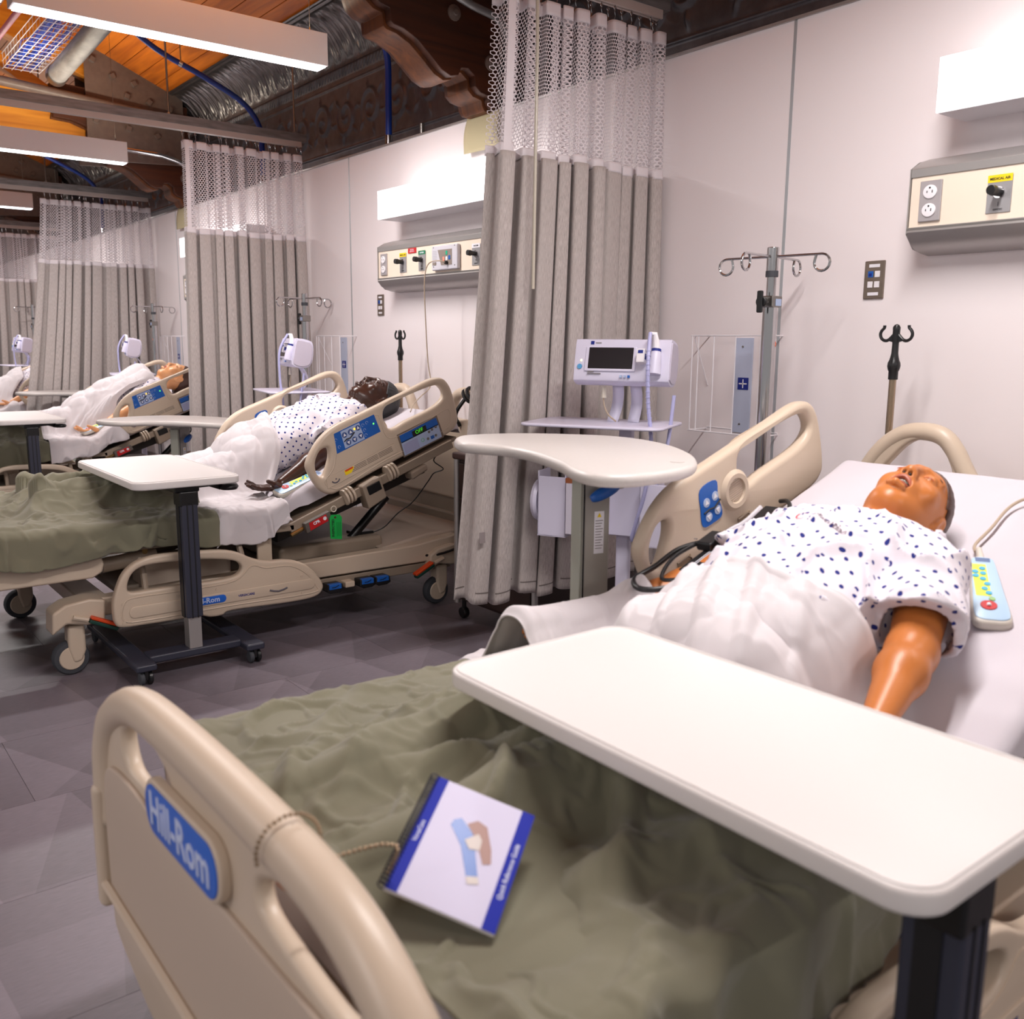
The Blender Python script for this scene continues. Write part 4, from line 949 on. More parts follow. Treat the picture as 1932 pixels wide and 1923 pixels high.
    MB().cyl((0, 0, .42), (0, 0, 1.12), .0105, n=14).build('pole_tube', mat('champagne_steel', rgb(168, 148, 126), .25, .9), iv, True)
    b = MB(); b.lathe([(0, 1.225), (.009, 1.225), (.010, 1.175), (.012, 1.165), (.0145, 1.155), (.018, 1.148), (.019, 1.138), (.017, 1.128), (.014, 1.122), (.014, 1.098), (0, 1.098)], (0, 0, 0), 18); b.build('pole_collar', BLACK, iv, True)
    b = MB(); b.cyl((0, 0, 1.205), (0, 0, 1.245), .010, .011, n=12); b.lathe([(0, 1.262), (.007, 1.259), (.011, 1.252), (.011, 1.245)], (0, 0, 0), 12)
    b.build('hook_core', BLACK, iv, True)
    for s in (-1, 1):
        MB().tube(catmull([(0, 0, 1.240), (0, s * .010, 1.228), (0, s * .024, 1.215), (0, s * .036, 1.213), (0, s * .047, 1.220), (0, s * .051, 1.232), (0, s * .047, 1.243), (0, s * .040, 1.250), (0, s * .039, 1.258)], 4, False), .0048, 8).build('hook', BLACK, iv, True)
        MB().prism([(0, 1.245), (s * .012, 1.222), (s * .026, 1.213), (0, 1.206)], -.004, .004, 'x').build('hook_web', BLACK, iv)
    MB().tube([(-.07, 0, .50), (0, 0, .50)], .014, 8).build('pole_socket', TAUPE, iv, True)
    # inspection tag on a ring
    return t
bed0 = make_bed()
BEDL = ['nearest hospital bed, its footboard with blue badge at the bottom left', 'hospital bed of the dark-skinned mannequin, side rail display reading OFF', 'third hospital bed, with the open-mouthed pale mannequin', 'farthest hospital bed, cut off by the left edge']
BEDS = []
for i in range(4):
    bt = bed0 if i == 0 else copy_tree(bed0)
    bt.location = (CX[i], CY[i], 0); tag(bt, BEDL[i], 'hospital bed', 'hospital beds'); BEDS.append(bt)
# ================================================================ PEOPLE (signed-distance bodies meshed as one surface) AND BEDDING
def surface_nets(F, xs, ys, zs, name):
    s = F < 0
    c = np.zeros(tuple(n - 1 for n in F.shape), np.int8)
    for i in (0, 1):
        for j in (0, 1):
            for k in (0, 1):
                c += s[i:s.shape[0] - 1 + i, j:s.shape[1] - 1 + j, k:s.shape[2] - 1 + k]
    act = (c > 0) & (c < 8); I, J, K = np.nonzero(act)
    idx = -np.ones(c.shape, np.int32); idx[I, J, K] = np.arange(len(I))
    acc = np.zeros((len(I), 3)); cnt = np.zeros(len(I))
    ax = [xs, ys, zs]
    cor = [(i, j, k) for i in (0, 1) for j in (0, 1) for k in (0, 1)]
    for a in range(8):
        for b in range(a + 1, 8):
            d = [cor[b][q] - cor[a][q] for q in range(3)]
            if sum(abs(q) for q in d) != 1: continue
            fa = F[I + cor[a][0], J + cor[a][1], K + cor[a][2]]; fb = F[I + cor[b][0], J + cor[b][1], K + cor[b][2]]
            m = (fa < 0) != (fb < 0); t = np.where(m, fa / np.where(m, fa - fb, 1), 0)
            pa = np.stack([xs[I + cor[a][0]], ys[J + cor[a][1]], zs[K + cor[a][2]]], -1); pb = np.stack([xs[I + cor[b][0]], ys[J + cor[b][1]], zs[K + cor[b][2]]], -1)
            acc += np.where(m[:, None], pa + (pb - pa) * t[:, None], 0); cnt += m
    V = acc / np.maximum(cnt, 1)[:, None]
    fs = []
    for q, (o1, o2) in enumerate((((0, 1, 0), (0, 0, 1)), ((0, 0, 1), (1, 0, 0)), ((1, 0, 0), (0, 1, 0)))):
        e = [0, 0, 0]; e[q] = 1
        A = s[:s.shape[0] - e[0], :s.shape[1] - e[1], :s.shape[2] - e[2]]; B = s[e[0]:, e[1]:, e[2]:]
        i, j, k = np.nonzero(A != B)
        ok = np.ones(len(i), bool)
        for v, oo in ((i, 0), (j, 1), (k, 2)):
            if o1[oo] or o2[oo]: ok &= (v > 0) & (v < c.shape[oo])
        i, j, k = i[ok], j[ok], k[ok]; flip = A[i, j, k]
        g = lambda d: idx[i - d[0], j - d[1], k - d[2]]
        z_ = (0, 0, 0); o12 = tuple(o1[n] + o2[n] for n in range(3))
        quad = np.stack([g(z_), g(o1), g(o12), g(o2)], -1)
        quad = np.where(flip[:, None], quad, quad[:, ::-1])
        fs.append(quad[(quad >= 0).all(1)])
    f = np.concatenate(fs)
    me = bpy.data.meshes.new(name); me.from_pydata(V.tolist(), [], f.tolist()); me.shade_smooth(); me.update(); return me
class Field:
    def __init__(s, xs, ys, zs):
        s.ax = (xs, ys, zs); s.F = np.full((len(xs), len(ys), len(zs)), 0.3, np.float32)
    def sub(s, lo, hi):
        r = []
        for a, l, h in zip(s.ax, lo, hi):
            i = int(np.searchsorted(a, l)); j = int(np.searchsorted(a, h)); r.append(slice(i, max(i + 1, j)))
        X, Y, Z = np.meshgrid(*(a[q].astype(np.float32) for a, q in zip(s.ax, r)), indexing='ij'); return tuple(r), X, Y, Z
    def op(s, lo, hi, fn, k=0.012, mode='add'):
        m = k * 2 + 0.02
        r, X, Y, Z = s.sub([v - m for v in lo], [v + m for v in hi])
        if X.size == 0: return
        d = fn(X, Y, Z); f = s.F[r]
        if mode == 'add': a, b = f, d; h = np.clip(0.5 + 0.5 * (b - a) / k, 0, 1); s.F[r] = b * (1 - h) + a * h - k * h * (1 - h)
        else: a, b = f, -d; h = np.clip(0.5 - 0.5 * (b - a) / k, 0, 1); s.F[r] = b * (1 - h) + a * h + k * h * (1 - h)
    def cap(s, a, b, ra, rb=None, k=0.012, mode='add', sq=(1, 1, 1)):
        rb = ra if rb is None else rb; a = np.array(a, float); b = np.array(b, float); R = max(ra, rb)
        S = np.array(sq)
        def fn(X, Y, Z):
            ab = (b - a) / S; L2 = max(float(ab.dot(ab)), 1e-9)
            px, py, pz = (X - a[0]) / S[0], (Y - a[1]) / S[1], (Z - a[2]) / S[2]
            t = np.clip((px * ab[0] + py * ab[1] + pz * ab[2]) / L2, 0, 1)
            return (np.sqrt((px - t * ab[0]) ** 2 + (py - t * ab[1]) ** 2 + (pz - t * ab[2]) ** 2) - (ra + (rb - ra) * t)) * S.min()
        lo = np.minimum(a, b) - R * S; hi = np.maximum(a, b) + R * S; s.op(lo, hi, fn, k, mode)
    def ell(s, c, r, M=None, k=0.012, mode='add'):
        c = np.array(c, float); r = np.array(r, float); R = r.max()
        def fn(X, Y, Z):
            p = [X - c[0], Y - c[1], Z - c[2]]
            if M is not None: p = [p[0] * M[q][0] + p[1] * M[q][1] + p[2] * M[q][2] for q in range(3)]
            k0 = np.sqrt(sum((p[q] / r[q]) ** 2 for q in range(3))); k1 = np.sqrt(sum((p[q] / r[q] ** 2) ** 2 for q in range(3))) + 1e-9
            return k0 * (k0 - 1) / k1
        s.op(c - R, c + R, fn, k, mode)
def axis(*segs):
    out = []
    for a, b, d in segs: out += list(np.arange(a, b - d * .5, d))
    return np.array(out + [segs[-1][1]], float)
HA = math.radians(12)
EU = np.array([math.cos(HA), 0, math.sin(HA)]); EF = np.array([-math.sin(HA), 0, math.cos(HA)]); EL = np.array([0, 1.0, 0])
HC = np.array([2.275, 0, .925])
def set_head(deg):
    global EL, EF, HM
    r = math.radians(deg); F0 = np.array([-math.sin(HA), 0, math.cos(HA)]); L0 = np.array([0, 1.0, 0])
    EF = F0 * math.cos(r) - L0 * math.sin(r); EL = L0 * math.cos(r) + F0 * math.sin(r); HM = [list(EU), list(EL), list(EF)]
set_head(0)
def hp(a, b, c): return HC + EU * a + EL * b + EF * c
def body_mesh(name, zl=0.0, zh=0.0, za=0.0, mo=.012):
    xs = axis((.66, 1.42, .014), (1.42, 1.68, .0036), (1.68, 2.08, .008), (2.08, 2.42, .0030))
    ys = axis((-.42, -.27, .0036), (-.27, -.10, .008), (-.10, .10, .0030), (.10, .27, .008), (.27, .42, .0036))
    zs = axis((.48, .66, .0045), (.66, .80, .007), (.80, 1.07, .0032))
    f = Field(xs, ys, zs)
    # trunk, shoulders, hips, legs
    f.cap((1.60, -.06, .650 + zh), (1.60, .06, .650 + zh), .100, k=.03)
    f.cap((1.62, 0, .665 + zh), (1.78, 0, .735 + zh * .4), .098, .098, k=.04, sq=(1, 1.35, .9))
    f.cap((1.80, 0, .760 + zh * .3), (1.98, 0, .835), .105, .115, k=.04, sq=(1, 1.3, .85))
    f.cap((2.07, -.12, .860), (2.07, .12, .860), .062, k=.04)
    for s in (-1, 1):
        f.cap((1.58, s * .09, .625 + zh), (1.20, s * .10, .590 + zl), .078, .054, k=.03)
        f.cap((1.20, s * .10, .590 + zl), (.80, s * .10, .575 + zl), .050, .036, k=.02)
        f.cap((.80, s * .10, .580 + zl), (.75, s * .115, .625 + zl), .034, .030, k=.02)
        sh = (2.06, s * .175, .842); el = (1.845, s * .265, .715 + za * .6); wr = (1.635, s * .325, .625 + za)
        f.cap(sh, el, .055, .041, k=.03); f.cap(el, ((el[0] * .7 + wr[0] * .3), (el[1] * .7 + wr[1] * .3), (el[2] * .7 + wr[2] * .3)), .043, .043, k=.02)
        f.cap(((el[0] * .7 + wr[0] * .3), (el[1] * .7 + wr[1] * .3), (el[2] * .7 + wr[2] * .3)), wr, .041, .024, k=.02)
        # hand, palm turned up, thumb leaving the outer side
        z0 = .612 + za
        f.ell((1.585, s * .337, z0), (.048, .040, .0165), k=.012)
        for q, (dy, ln, dz) in enumerate(((-.030, .058, .000), (-.011, .068, -.002), (.010, .064, .002), (.029, .050, .008))):
            yb = s * (.337 - dy); x0 = 1.553; zc = z0 + .001
            p1 = (x0 - ln * .45, yb + s * -dy * .10, zc + .001 + dz * .3); p2 = (x0 - ln * .80, yb + s * -dy * .16, zc + .008 + dz); p3 = (x0 - ln * 1.15, yb + s * -dy * .2, zc + .020 + dz)
            f.cap((x0, yb, zc), p1, .0100, .0092, k=.006); f.cap(p1, p2, .0090, .0084, k=.004); f.cap(p2, p3, .0082, .0068, k=.004)
        f.cap((1.607, s * .362, z0 + .004), (1.575, s * .384, z0 + .022), .0155, .0115, k=.010)
        f.cap((1.575, s * .384, z0 + .022), (1.548, s * .388, z0 + .034), .0108, .0088, k=.004)
    # neck and head
    f.cap(hp(-.055, 0, -.018), (2.085, 0, .868), .052, .060, k=.03)
    f.ell(hp(.020, 0, -.008), (.100, .075, .097), HM, k=.02)
    f.ell(hp(-.045, 0, .022), (.080, .057, .068), HM, k=.03)
    f.cap(hp(-.045, -.045, -.01), hp(-.092, -.018, .05), .022, .018, k=.03); f.cap(hp(-.045, .045, -.01), hp(-.092, .018, .05), .022, .018, k=.03)
    f.ell(hp(-.098, 0, .058), (.020, .026, .022), HM, k=.02)
    for s in (-1, 1):
        f.ell(hp(-.018, s * .042, .055), (.026, .022, .022), HM, k=.02)
        f.ell(hp(.014, s * .031, .101), (.0145, .019, .016), HM, k=.012, mode='sub')
        f.ell(hp(.011, s * .031, .076), (.0125, .0150, .0135), HM, k=.004)
        f.cap(hp(.032, s * .012, .088), hp(.034, s * .048, .068), .0085, .007, k=.012)
        f.ell(hp(-.030, s * .0115, .097), (.009, .0085, .0095), HM, k=.005)
        # ear
        f.ell(hp(-.004, s * .076, -.012), (.033, .0095, .020), HM, k=.006); f.ell(hp(.000, s * .086, -.008), (.020, .006, .011), HM, k=.004, mode='sub')
        f.ell(hp(-.030, s * .073, -.004), (.009, .006, .008), HM, k=.004)
    f.cap(hp(.030, 0, .086), hp(-.024, 0, .106), .0085, .0115, k=.012)
    f.ell(hp(-.052, 0, .078), (.022, .026, .020), HM, k=.02)
    for sgn, a, r in ((1, -.0605 + mo + .002, .0068), (-1, -.0605 - mo - .003, .0078)):
        f.cap(hp(a, -.016, .090), hp(a + .001 * sgn, 0, .0965), r * .75, r, k=.006); f.cap(hp(a, .016, .090), hp(a + .001 * sgn, 0, .0965), r * .75, r, k=.006)
    f.ell(hp(-.0605, 0, .098), (mo, .0245, .028), HM, k=.004, mode='sub')
    for s in (-1, 1): f.ell(hp(-.0375, s * .0066, .104), (.0052, .0046, .010), HM, k=.0015, mode='sub')
    return surface_nets(f.F, xs, ys, zs, name)
def hair_mesh():
    xs = axis((2.10, 2.42, .0035)); ys = axis((-.105, .105, .0035)); zs = axis((.78, 1.07, .0035)); f = Field(xs, ys, zs)
    f.ell(hp(.022, 0, -.012), (.107, .0815, .102), HM, k=.01)
    f.cap(hp(-.045, 0, -.045), hp(-.01, 0, -.04), .058, .07, k=.02)
    X, Y, Z = np.meshgrid(xs, ys, zs, indexing='ij')
    P = [X - HC[0], Y, Z - HC[2]]; dt = lambda v: P[0] * v[0] + P[1] * v[1] + P[2] * v[2]; a, b, c = dt(EU), dt(EL), dt(EF)
    f.F += (0.0005 * np.sin(b * 520 + 9 * np.sin(c * 30)) * (np.abs(b) < .09)).astype(np.float32)
    line = (0.017 - (a * .80 - c * .60)) + 0.010 * np.cos(b * 45) * (c > .02)
    ear = .026 - np.sqrt((a + .006) ** 2 + (c + .010) ** 2 + (np.abs(b) - .085) ** 2 * .3)
    nape = -(a + .075)
    f.F = np.maximum(np.maximum(f.F, line), np.maximum(nape, ear * (np.abs(b) > .04) - 1 * (np.abs(b) <= .04))).astype(np.float32)
    return surface_nets(f.F, xs, ys, zs, 'hair')
def gown_mesh(zh=0.0, za=0.0, seed=0, far=1.0):
    xs = axis((1.62, 2.17, .0055)); ys = axis((-.36, .36, .0055)); zs = axis((.56, 1.0, .0055)); f = Field(xs, ys, zs)
    f.cap((1.56, -.06, .645 + zh), (1.56, .06, .645 + zh), .108, k=.03)
    f.cap((1.60, 0, .66 + zh), (1.78, 0, .735 + zh * .4), .108, .114, k=.05, sq=(1, 1.55, .9))
    f.cap((1.80, 0, .762 + zh * .3), (1.98, 0, .838), .122, .128, k=.04, sq=(1, 1.5, .85))
    f.cap((2.065, -.13, .862), (2.065, .13, .862), .078, k=.05)
    for s in (-1, 1):
        f.cap((2.06, s * .17, .845), (1.90, s * .245, .760 + za * .5), .074 * (far if s > 0 else 1), .078 * (far if s > 0 else 1), k=.03)
    X, Y, Z = np.meshgrid(xs, ys, zs, indexing='ij')
    U = X * .93 + Z * .37
    w_ = 0.016 * (ridge(U * 5 + Y * 3 + seed, Y * 9 - U * 2, 2) - .25) + .009 * (ridge(U * 11 - Y * 7, Y * 8 + U * 5 + seed, 4) - .2) + .006 * fbm(X * 9, Y * 9, 5)
    F = f.F - w_.astype(np.float32)
    # inner space, neck hole, sleeve mouths
    nk = .078 - np.sqrt((X - 2.135) ** 2 + Y ** 2 * .8 + (Z - .905) ** 2)
    F = np.maximum(F, nk)
    for s in (-1, 1):
        d = np.array([2.06 - 1.90, s * (.17 - .245), .085]); d /= np.linalg.norm(d)
        F = np.maximum(F, -((X - (1.885 if (s < 0 or far == 1) else 1.985)) * d[0] + (Y - s * .25) * d[1] + (Z - (.752 + za * .5)) * d[2] + .012 * np.sin(Z * 60)) * np.where(Y * s > .18, 1, -9) * 1.0 - np.where(Y * s > .18, 0, 9))
        # hollow round the arm
        a = np.array([2.0, s * .20, .812]); b = np.array([1.845, s * .265, .715 + za * .6]); ab = b - a
        t = np.clip(((X - a[0]) * ab[0] + (Y - a[1]) * ab[1] + (Z - a[2]) * ab[2]) / ab.dot(ab), 0, 1.3)
        rr = np.sqrt((X - a[0] - t * ab[0]) ** 2 + (Y - a[1] - t * ab[1]) ** 2 + (Z - a[2] - t * ab[2]) ** 2)
        F = np.maximum(F, np.minimum(.062 * (far if s > 0 else 1) * sstep(0, .5, t) - rr, .02))
    F[0] = .05; F[-1] = .05; F[:, 0] = .05; F[:, -1] = .05; F[:, :, 0] = .05
    me = surface_nets(F.astype(np.float32), xs, ys, zs, 'hospital_gown')
    co = np.zeros(len(me.vertices) * 3, np.float32); me.vertices.foreach_get('co', co); co = co.reshape(-1, 3)
    li = np.zeros(len(me.loops), np.int32); me.loops.foreach_get('vertex_index', li)
    no = np.zeros(len(me.polygons) * 3, np.float32); me.polygons.foreach_get('normal', no); no = no.reshape(-1, 3)
    lt = np.zeros(len(me.polygons), np.int32); me.polygons.foreach_get('loop_total', lt); ln = np.repeat(no, lt, axis=0); c = co[li]
    side = np.abs(ln[:, 1]) > np.abs(ln[:, 2]) * 1.05
    uv = np.stack([c[:, 0] * 1.04, np.where(side, c[:, 2] + .11, c[:, 1])], -1)
    me.uv_layers.new(name='UVMap').data.foreach_set('uv', uv.ravel().astype(np.float32))
    return me
def dots_mat():
    m = bpy.data.materials.new('dotted_gown_cotton'); m.use_nodes = True; nt = m.node_tree; N = nt.nodes; L = nt.links; b = N['Principled BSDF']
    b.inputs['Roughness'].default_value = .85; b.inputs['Specular IOR Level'].default_value = .2; b.inputs['Sheen Weight'].default_value = .1
    tc = N.new('ShaderNodeTexCoord'); mp = N.new('ShaderNodeMapping'); L.new(tc.outputs['UV'], mp.inputs[0])
    mp.inputs['Rotation'].default_value = (0, 0, math.radians(38)); mp.inputs['Scale'].default_value = (35, 35, 35)
    nz = N.new('ShaderNodeTexNoise'); nz.inputs['Scale'].default_value = 7; L.new(tc.outputs['Object'], nz.inputs['Vector'])
    ad = N.new('ShaderNodeVectorMath'); ad.operation = 'MULTIPLY_ADD'; ad.inputs[1].default_value = (.9, .9, 0); L.new(nz.outputs['Color'], ad.inputs[0]); L.new(mp.outputs[0], ad.inputs[2])
    sp = N.new('ShaderNodeSeparateXYZ'); L.new(ad.outputs[0], sp.inputs[0])
    def M_(op, a, b_=None):
        n = N.new('ShaderNodeMath'); n.operation = op
        for i, v in enumerate((a, b_)):
            if v is None: continue
            if isinstance(v, (int, float)): n.inputs[i].default_value = v
            else: L.new(v, n.inputs[i])
        return n.outputs[0]
    fx = M_('SUBTRACT', M_('FRACT', sp.outputs[0]), .5); fy = M_('SUBTRACT', M_('FRACT', sp.outputs[1]), .5)
    d = M_('SQRT', M_('ADD', M_('MULTIPLY', fx, fx), M_('MULTIPLY', fy, fy)))
    t = M_('LESS_THAN', d, .155)
    mx = N.new('ShaderNodeMix'); mx.data_type = 'RGBA'; L.new(t, mx.inputs['Factor']); mx.inputs['A'].default_value = rgb(226, 220, 228); mx.inputs['B'].default_value = rgb(34, 44, 120)
    L.new(mx.outputs['Result'], b.inputs['Base Color']); return m
DOTS = dots_mat()
def skinm(name, c, rough, var_=.08): return mat(name, c, rough, spec=.55, var=(6, var_), bump=(90, .04))
SK = [skinm('tan_vinyl_skin', rgb(194, 116, 56), .38), skinm('dark_brown_vinyl_skin', rgb(64, 36, 26), .28), skinm('pale_vinyl_skin', rgb(226, 164, 112), .36), skinm('pale_vinyl_skin_two', rgb(222, 158, 108), .36)]
HR = [mat('brown_moulded_hair', rgb(72, 44, 34), .5, bump=(200, .3)), mat('grey_black_hair', rgb(48, 48, 50), .55, bump=(300, .6)), mat('dark_brown_hair', rgb(66, 40, 30), .5, bump=(200, .4)), mat('dark_brown_hair', rgb(66, 40, 30), .5)]
LIP = [mat('tan_lips', rgb(176, 92, 66), .4), mat('dark_lips', rgb(60, 30, 26), .35), mat('pale_lips', rgb(196, 110, 88), .4)]
bodyA = body_mesh('body_reclined', za=-.014); hairA = hair_mesh()
set_head(14); bodyB = body_mesh('body_lower', zl=.045, zh=.035, za=.065, mo=.016); hairB = hair_mesh(); set_head(0)
gownA = gown_mesh(); gownB = gown_mesh(.035, .065, 3.3, .82)
OFF = [(-.27 + CX[0], CY[0], -.085), (0, CY[1], 0), (CX[2] - .02, CY[2], 0), (CX[3], CY[3], 0)]
PLAB = ['tan-skinned mannequin with closed eyes and brown hair lying in the nearest bed', 'dark-skinned mannequin with grey hair, open mouth, palm turned up on white sheet', 'pale mannequin with dark brown hair, covered to the chest, third bed', 'mannequin lying in the farthest bed, only arm and chest seen']
PEOPLE = []
for i in range(4):
    o = bpy.data.objects.new('person', (bodyB if i == 0 else bodyA).copy()); o.data.materials.append(SK[i]); COL.objects.link(o); o.location = OFF[i]
    tag(o, PLAB[i], 'person', 'mannequins lying in the beds'); PEOPLE.append(o)
    set_head(14 if i == 0 else 0); mo_ = .016 if i == 0 else .012
    h = link('hair', (hairB if i == 0 else hairA).copy(), HR[i], o)
    b = MB()
    for k in range(6):
        q = (k - 2.5) * .0062; c = hp(-.0605 + mo_ - .0035, q, .088 - abs(q) * .25); M = Matrix(((EU[0], EL[0], EF[0], c[0]), (EU[1], EL[1], EF[1], c[1]), (EU[2], EL[2], EF[2], c[2]), (0, 0, 0, 1)))
        b.box(-.0035, .004, -.0029, .0029, -.003, .003, M)
    b.build('teeth', mat('ivory_teeth', rgb(226, 220, 208), .3), o, bevel=.001)
    for a, bend in ((-.0605 + mo_ + .001, -1), (-.0605 - mo_ - .002, 1)):
        P = [hp(a + bend * q * q * 30, q, .0965 - q * q * 22) for q in np.linspace(-.0215, .0215, 9)]
        MB().tube(P, [.0015, .004, .0055, .006, .0062, .006, .0055, .004, .0015], 8).build('lip', LIP[min(i, 2)], o, True)
    DK = mat('dark_mouth_interior', rgb(30, 12, 10), .6)
    def blob(nm, c, r, m):
        b = MB(); V = []; nu_, nv_ = 14, 9
        for p in range(nv_):
            for q in range(nu_):
                u_, v_ = 2 * PI * q / nu_, PI * (p + .5) / nv_ - PI / 2
                V.append(tuple(hp(c[0] + r[0] * math.cos(u_) * math.cos(v_), c[1] + r[1] * math.sin(u_) * math.cos(v_), c[2] + r[2] * math.sin(v_))))
        F_ = [(p * nu_ + q, p * nu_ + (q + 1) % nu_, (p + 1) * nu_ + (q + 1) % nu_, (p + 1) * nu_ + q) for p in range(nv_ - 1) for q in range(nu_)] + [tuple(range(nu_)), tuple(range((nv_ - 1) * nu_, nv_ * nu_))]
        return b.add(V, F_).build(nm, m, o, True)
    blob('mouth_cavity', (-.0605, 0, .079), (mo_ * 1.15, .024, .008), DK)
    for s in (-1, 1):
        blob('nostril', (-.0385, s * .0068, .1015), (.0045, .0035, .004), DK)
        if i != 1: MB().tube([hp(.004 - q * q * 20, s * .031 + q, .0905 - q * q * 30) for q in np.linspace(-.012, .012, 7)], .0009, 5).build('eyelid_line', LIP[min(i, 2)], o, True)
        MB().tube([hp(.030 + .004 * (1 - (q / .018) ** 2), s * .032 + q, .0895 - abs(s * .032 + q) * .32 + .003) for q in np.linspace(-.018, .018, 7)], [.0006, .0016, .002, .002, .0018, .0014, .0006], 5).build('eyebrow', HR[i], o, True)
    if i == 1:
        for s in (-1, 1):
            e = hp(.010, s * .031, .0785)
            b = MB(); b.lathe([(0, -.0105), (.0075, -.008), (.0105, 0), (.0075, .008), (0, .0105)], tuple(e), 16); b.build('eye', mat('glossy_eye', rgb(210, 200, 190), .08), o, True)
    set_head(0)
    g = link('hospital_gown', (gownB if i == 0 else gownA).copy(), DOTS, o)
    g['label'] = 'white hospital gown printed with small dark blue dots'
    # print on the chest
    if i < 2:
        zz = (.972 if i else .975)
        GM = frame_M((1.965, -.03, zz - .004), (.12, -1, 0), (.93, 0, .37))
# blood pressure style tag lettering on the gown
def top_of(mesh, x, y):
    from mathutils.bvhtree import BVHTree
    key = mesh.name
    if key not in _BV: _BV[key] = BVHTree.FromPolygons([v.co for v in mesh.vertices], [p.vertices for p in mesh.polygons])
    h = _BV[key].ray_cast(Vector((x, y, 2)), Vector((0, 0, -1))); return h[0].z if h[0] else None
_BV = {}
from mathutils.bvhtree import BVHTree
for i in (0, 1):
    gm = gownB if i == 0 else gownA
    bv = BVHTree.FromPolygons([v.co for v in gm.vertices], [p.vertices for p in gm.polygons])
    yc0 = -.03 if i == 0 else -.02; x0 = 1.93 if i == 0 else 1.965
    def onto(me, lift=.0022):
        for v in me.vertices:
            h = bv.ray_cast(Vector((v.co.x, v.co.y, 2)), Vector((0, 0, -1)))
            if h[0]: v.co.z = h[0].z + lift
        me.update()
    M = frame_M((x0, yc0, 1.2), (-.25, -1, 0), (1, -.25, 0))
    o = text('gown_print', 'essential', .024, mat('mauve_print', rgb(130, 106, 120), .6), M, PEOPLE[i], thick=.0002); onto(o.data)
    e = MB(); e.tube([tuple(M @ Vector((-.078 + .012 * math.cos(a), .012 * math.sin(a), .0))) for a in np.linspace(.5, 5.8, 10)], .0016, 5).build('gown_emblem', mat('red_print', rgb(214, 70, 80), .6), PEOPLE[i], True)
    onto(bpy.data.objects[-1].data if False else [c for c in PEOPLE[i].children if c.name.startswith('gown_emblem')][0].data)

# ---- mattress (bed part) -------------------------------------------------
SHEET = mat('white_bed_linen', rgb(206, 200, 207), .8, spec=.2, bump=(700, .12), sheen=.1)
SHEET2 = mat('white_top_sheet', rgb(212, 206, 209), .8, spec=.2, bump=(600, .12), sheen=.1)
OLIVE = mat('olive_green_blanket', rgb(122, 119, 100), .9, spec=.15, bump=(900, .35), var=(5, .06), sheen=.25)
MT = .530
def bed_top(x):
    x = np.asarray(x, float)
    up = .562 + (x - 1.57) * math.tan(SL)
    return np.where(x < 1.50, MT, np.where(x > 1.64, np.maximum(MT, up), MT + (np.maximum(up - MT, 0)) * sstep(1.50, 1.64, x)))
xsM = list(np.linspace(.46, 1.48, 12)) + list(np.linspace(1.52, 1.66, 8)) + list(np.linspace(1.72, 2.42, 14))
def mattress():
    G = []
    hw = .44; rr = .035
    sec = []
    for k in range(7): a = PI / 2 * k / 6; sec.append((-hw + rr - rr * math.cos(a), -rr + rr * math.sin(a)))
    sec = [(-hw, -.072)] + sec
    ys_ = [p[0] for p in sec] + list(np.linspace(-.36, .36, 40)) + [-p[0] for p in reversed(sec)]
    zs_ = [p[1] for p in sec] + [0] * 40 + [p[1] for p in reversed(sec)]
    for x in np.linspace(.50, 2.44, 160):
        row_ = []
        e = min(1, (2.44 - x) / .03); dz = -.03 * (1 - math.sqrt(max(0, 1 - (1 - e) ** 2))) if e < 1 else 0
        for y, z in zip(ys_, zs_):
            zz = float(bed_top(x)) + z + dz + (0.0025 * float(fbm(x * 9, y * 7, 2)) + .0035 * float(ridge(x * 4 + y * 3, y * 5 - x, 6)) if abs(z) < .02 else 0)
            row_.append((x - (z * .37 if x > 1.66 else 0), y, zz))
        G.append(row_)
    m = MB().grid(G)
    n = len(G[0]); last = (len(G) - 1) * n
    m.f.append(tuple(range(n))); m.f.append(tuple(reversed(range(last, last + n))))
    return m.mesh('mattress', True, angle=1.2)
mm = mattress(); mm.materials.append(SHEET)
for bt in BEDS:
    o = bpy.data.objects.new('mattress', mm); COL.objects.link(o); o.parent = bt; o['label'] = 'mattress in a white fitted sheet'

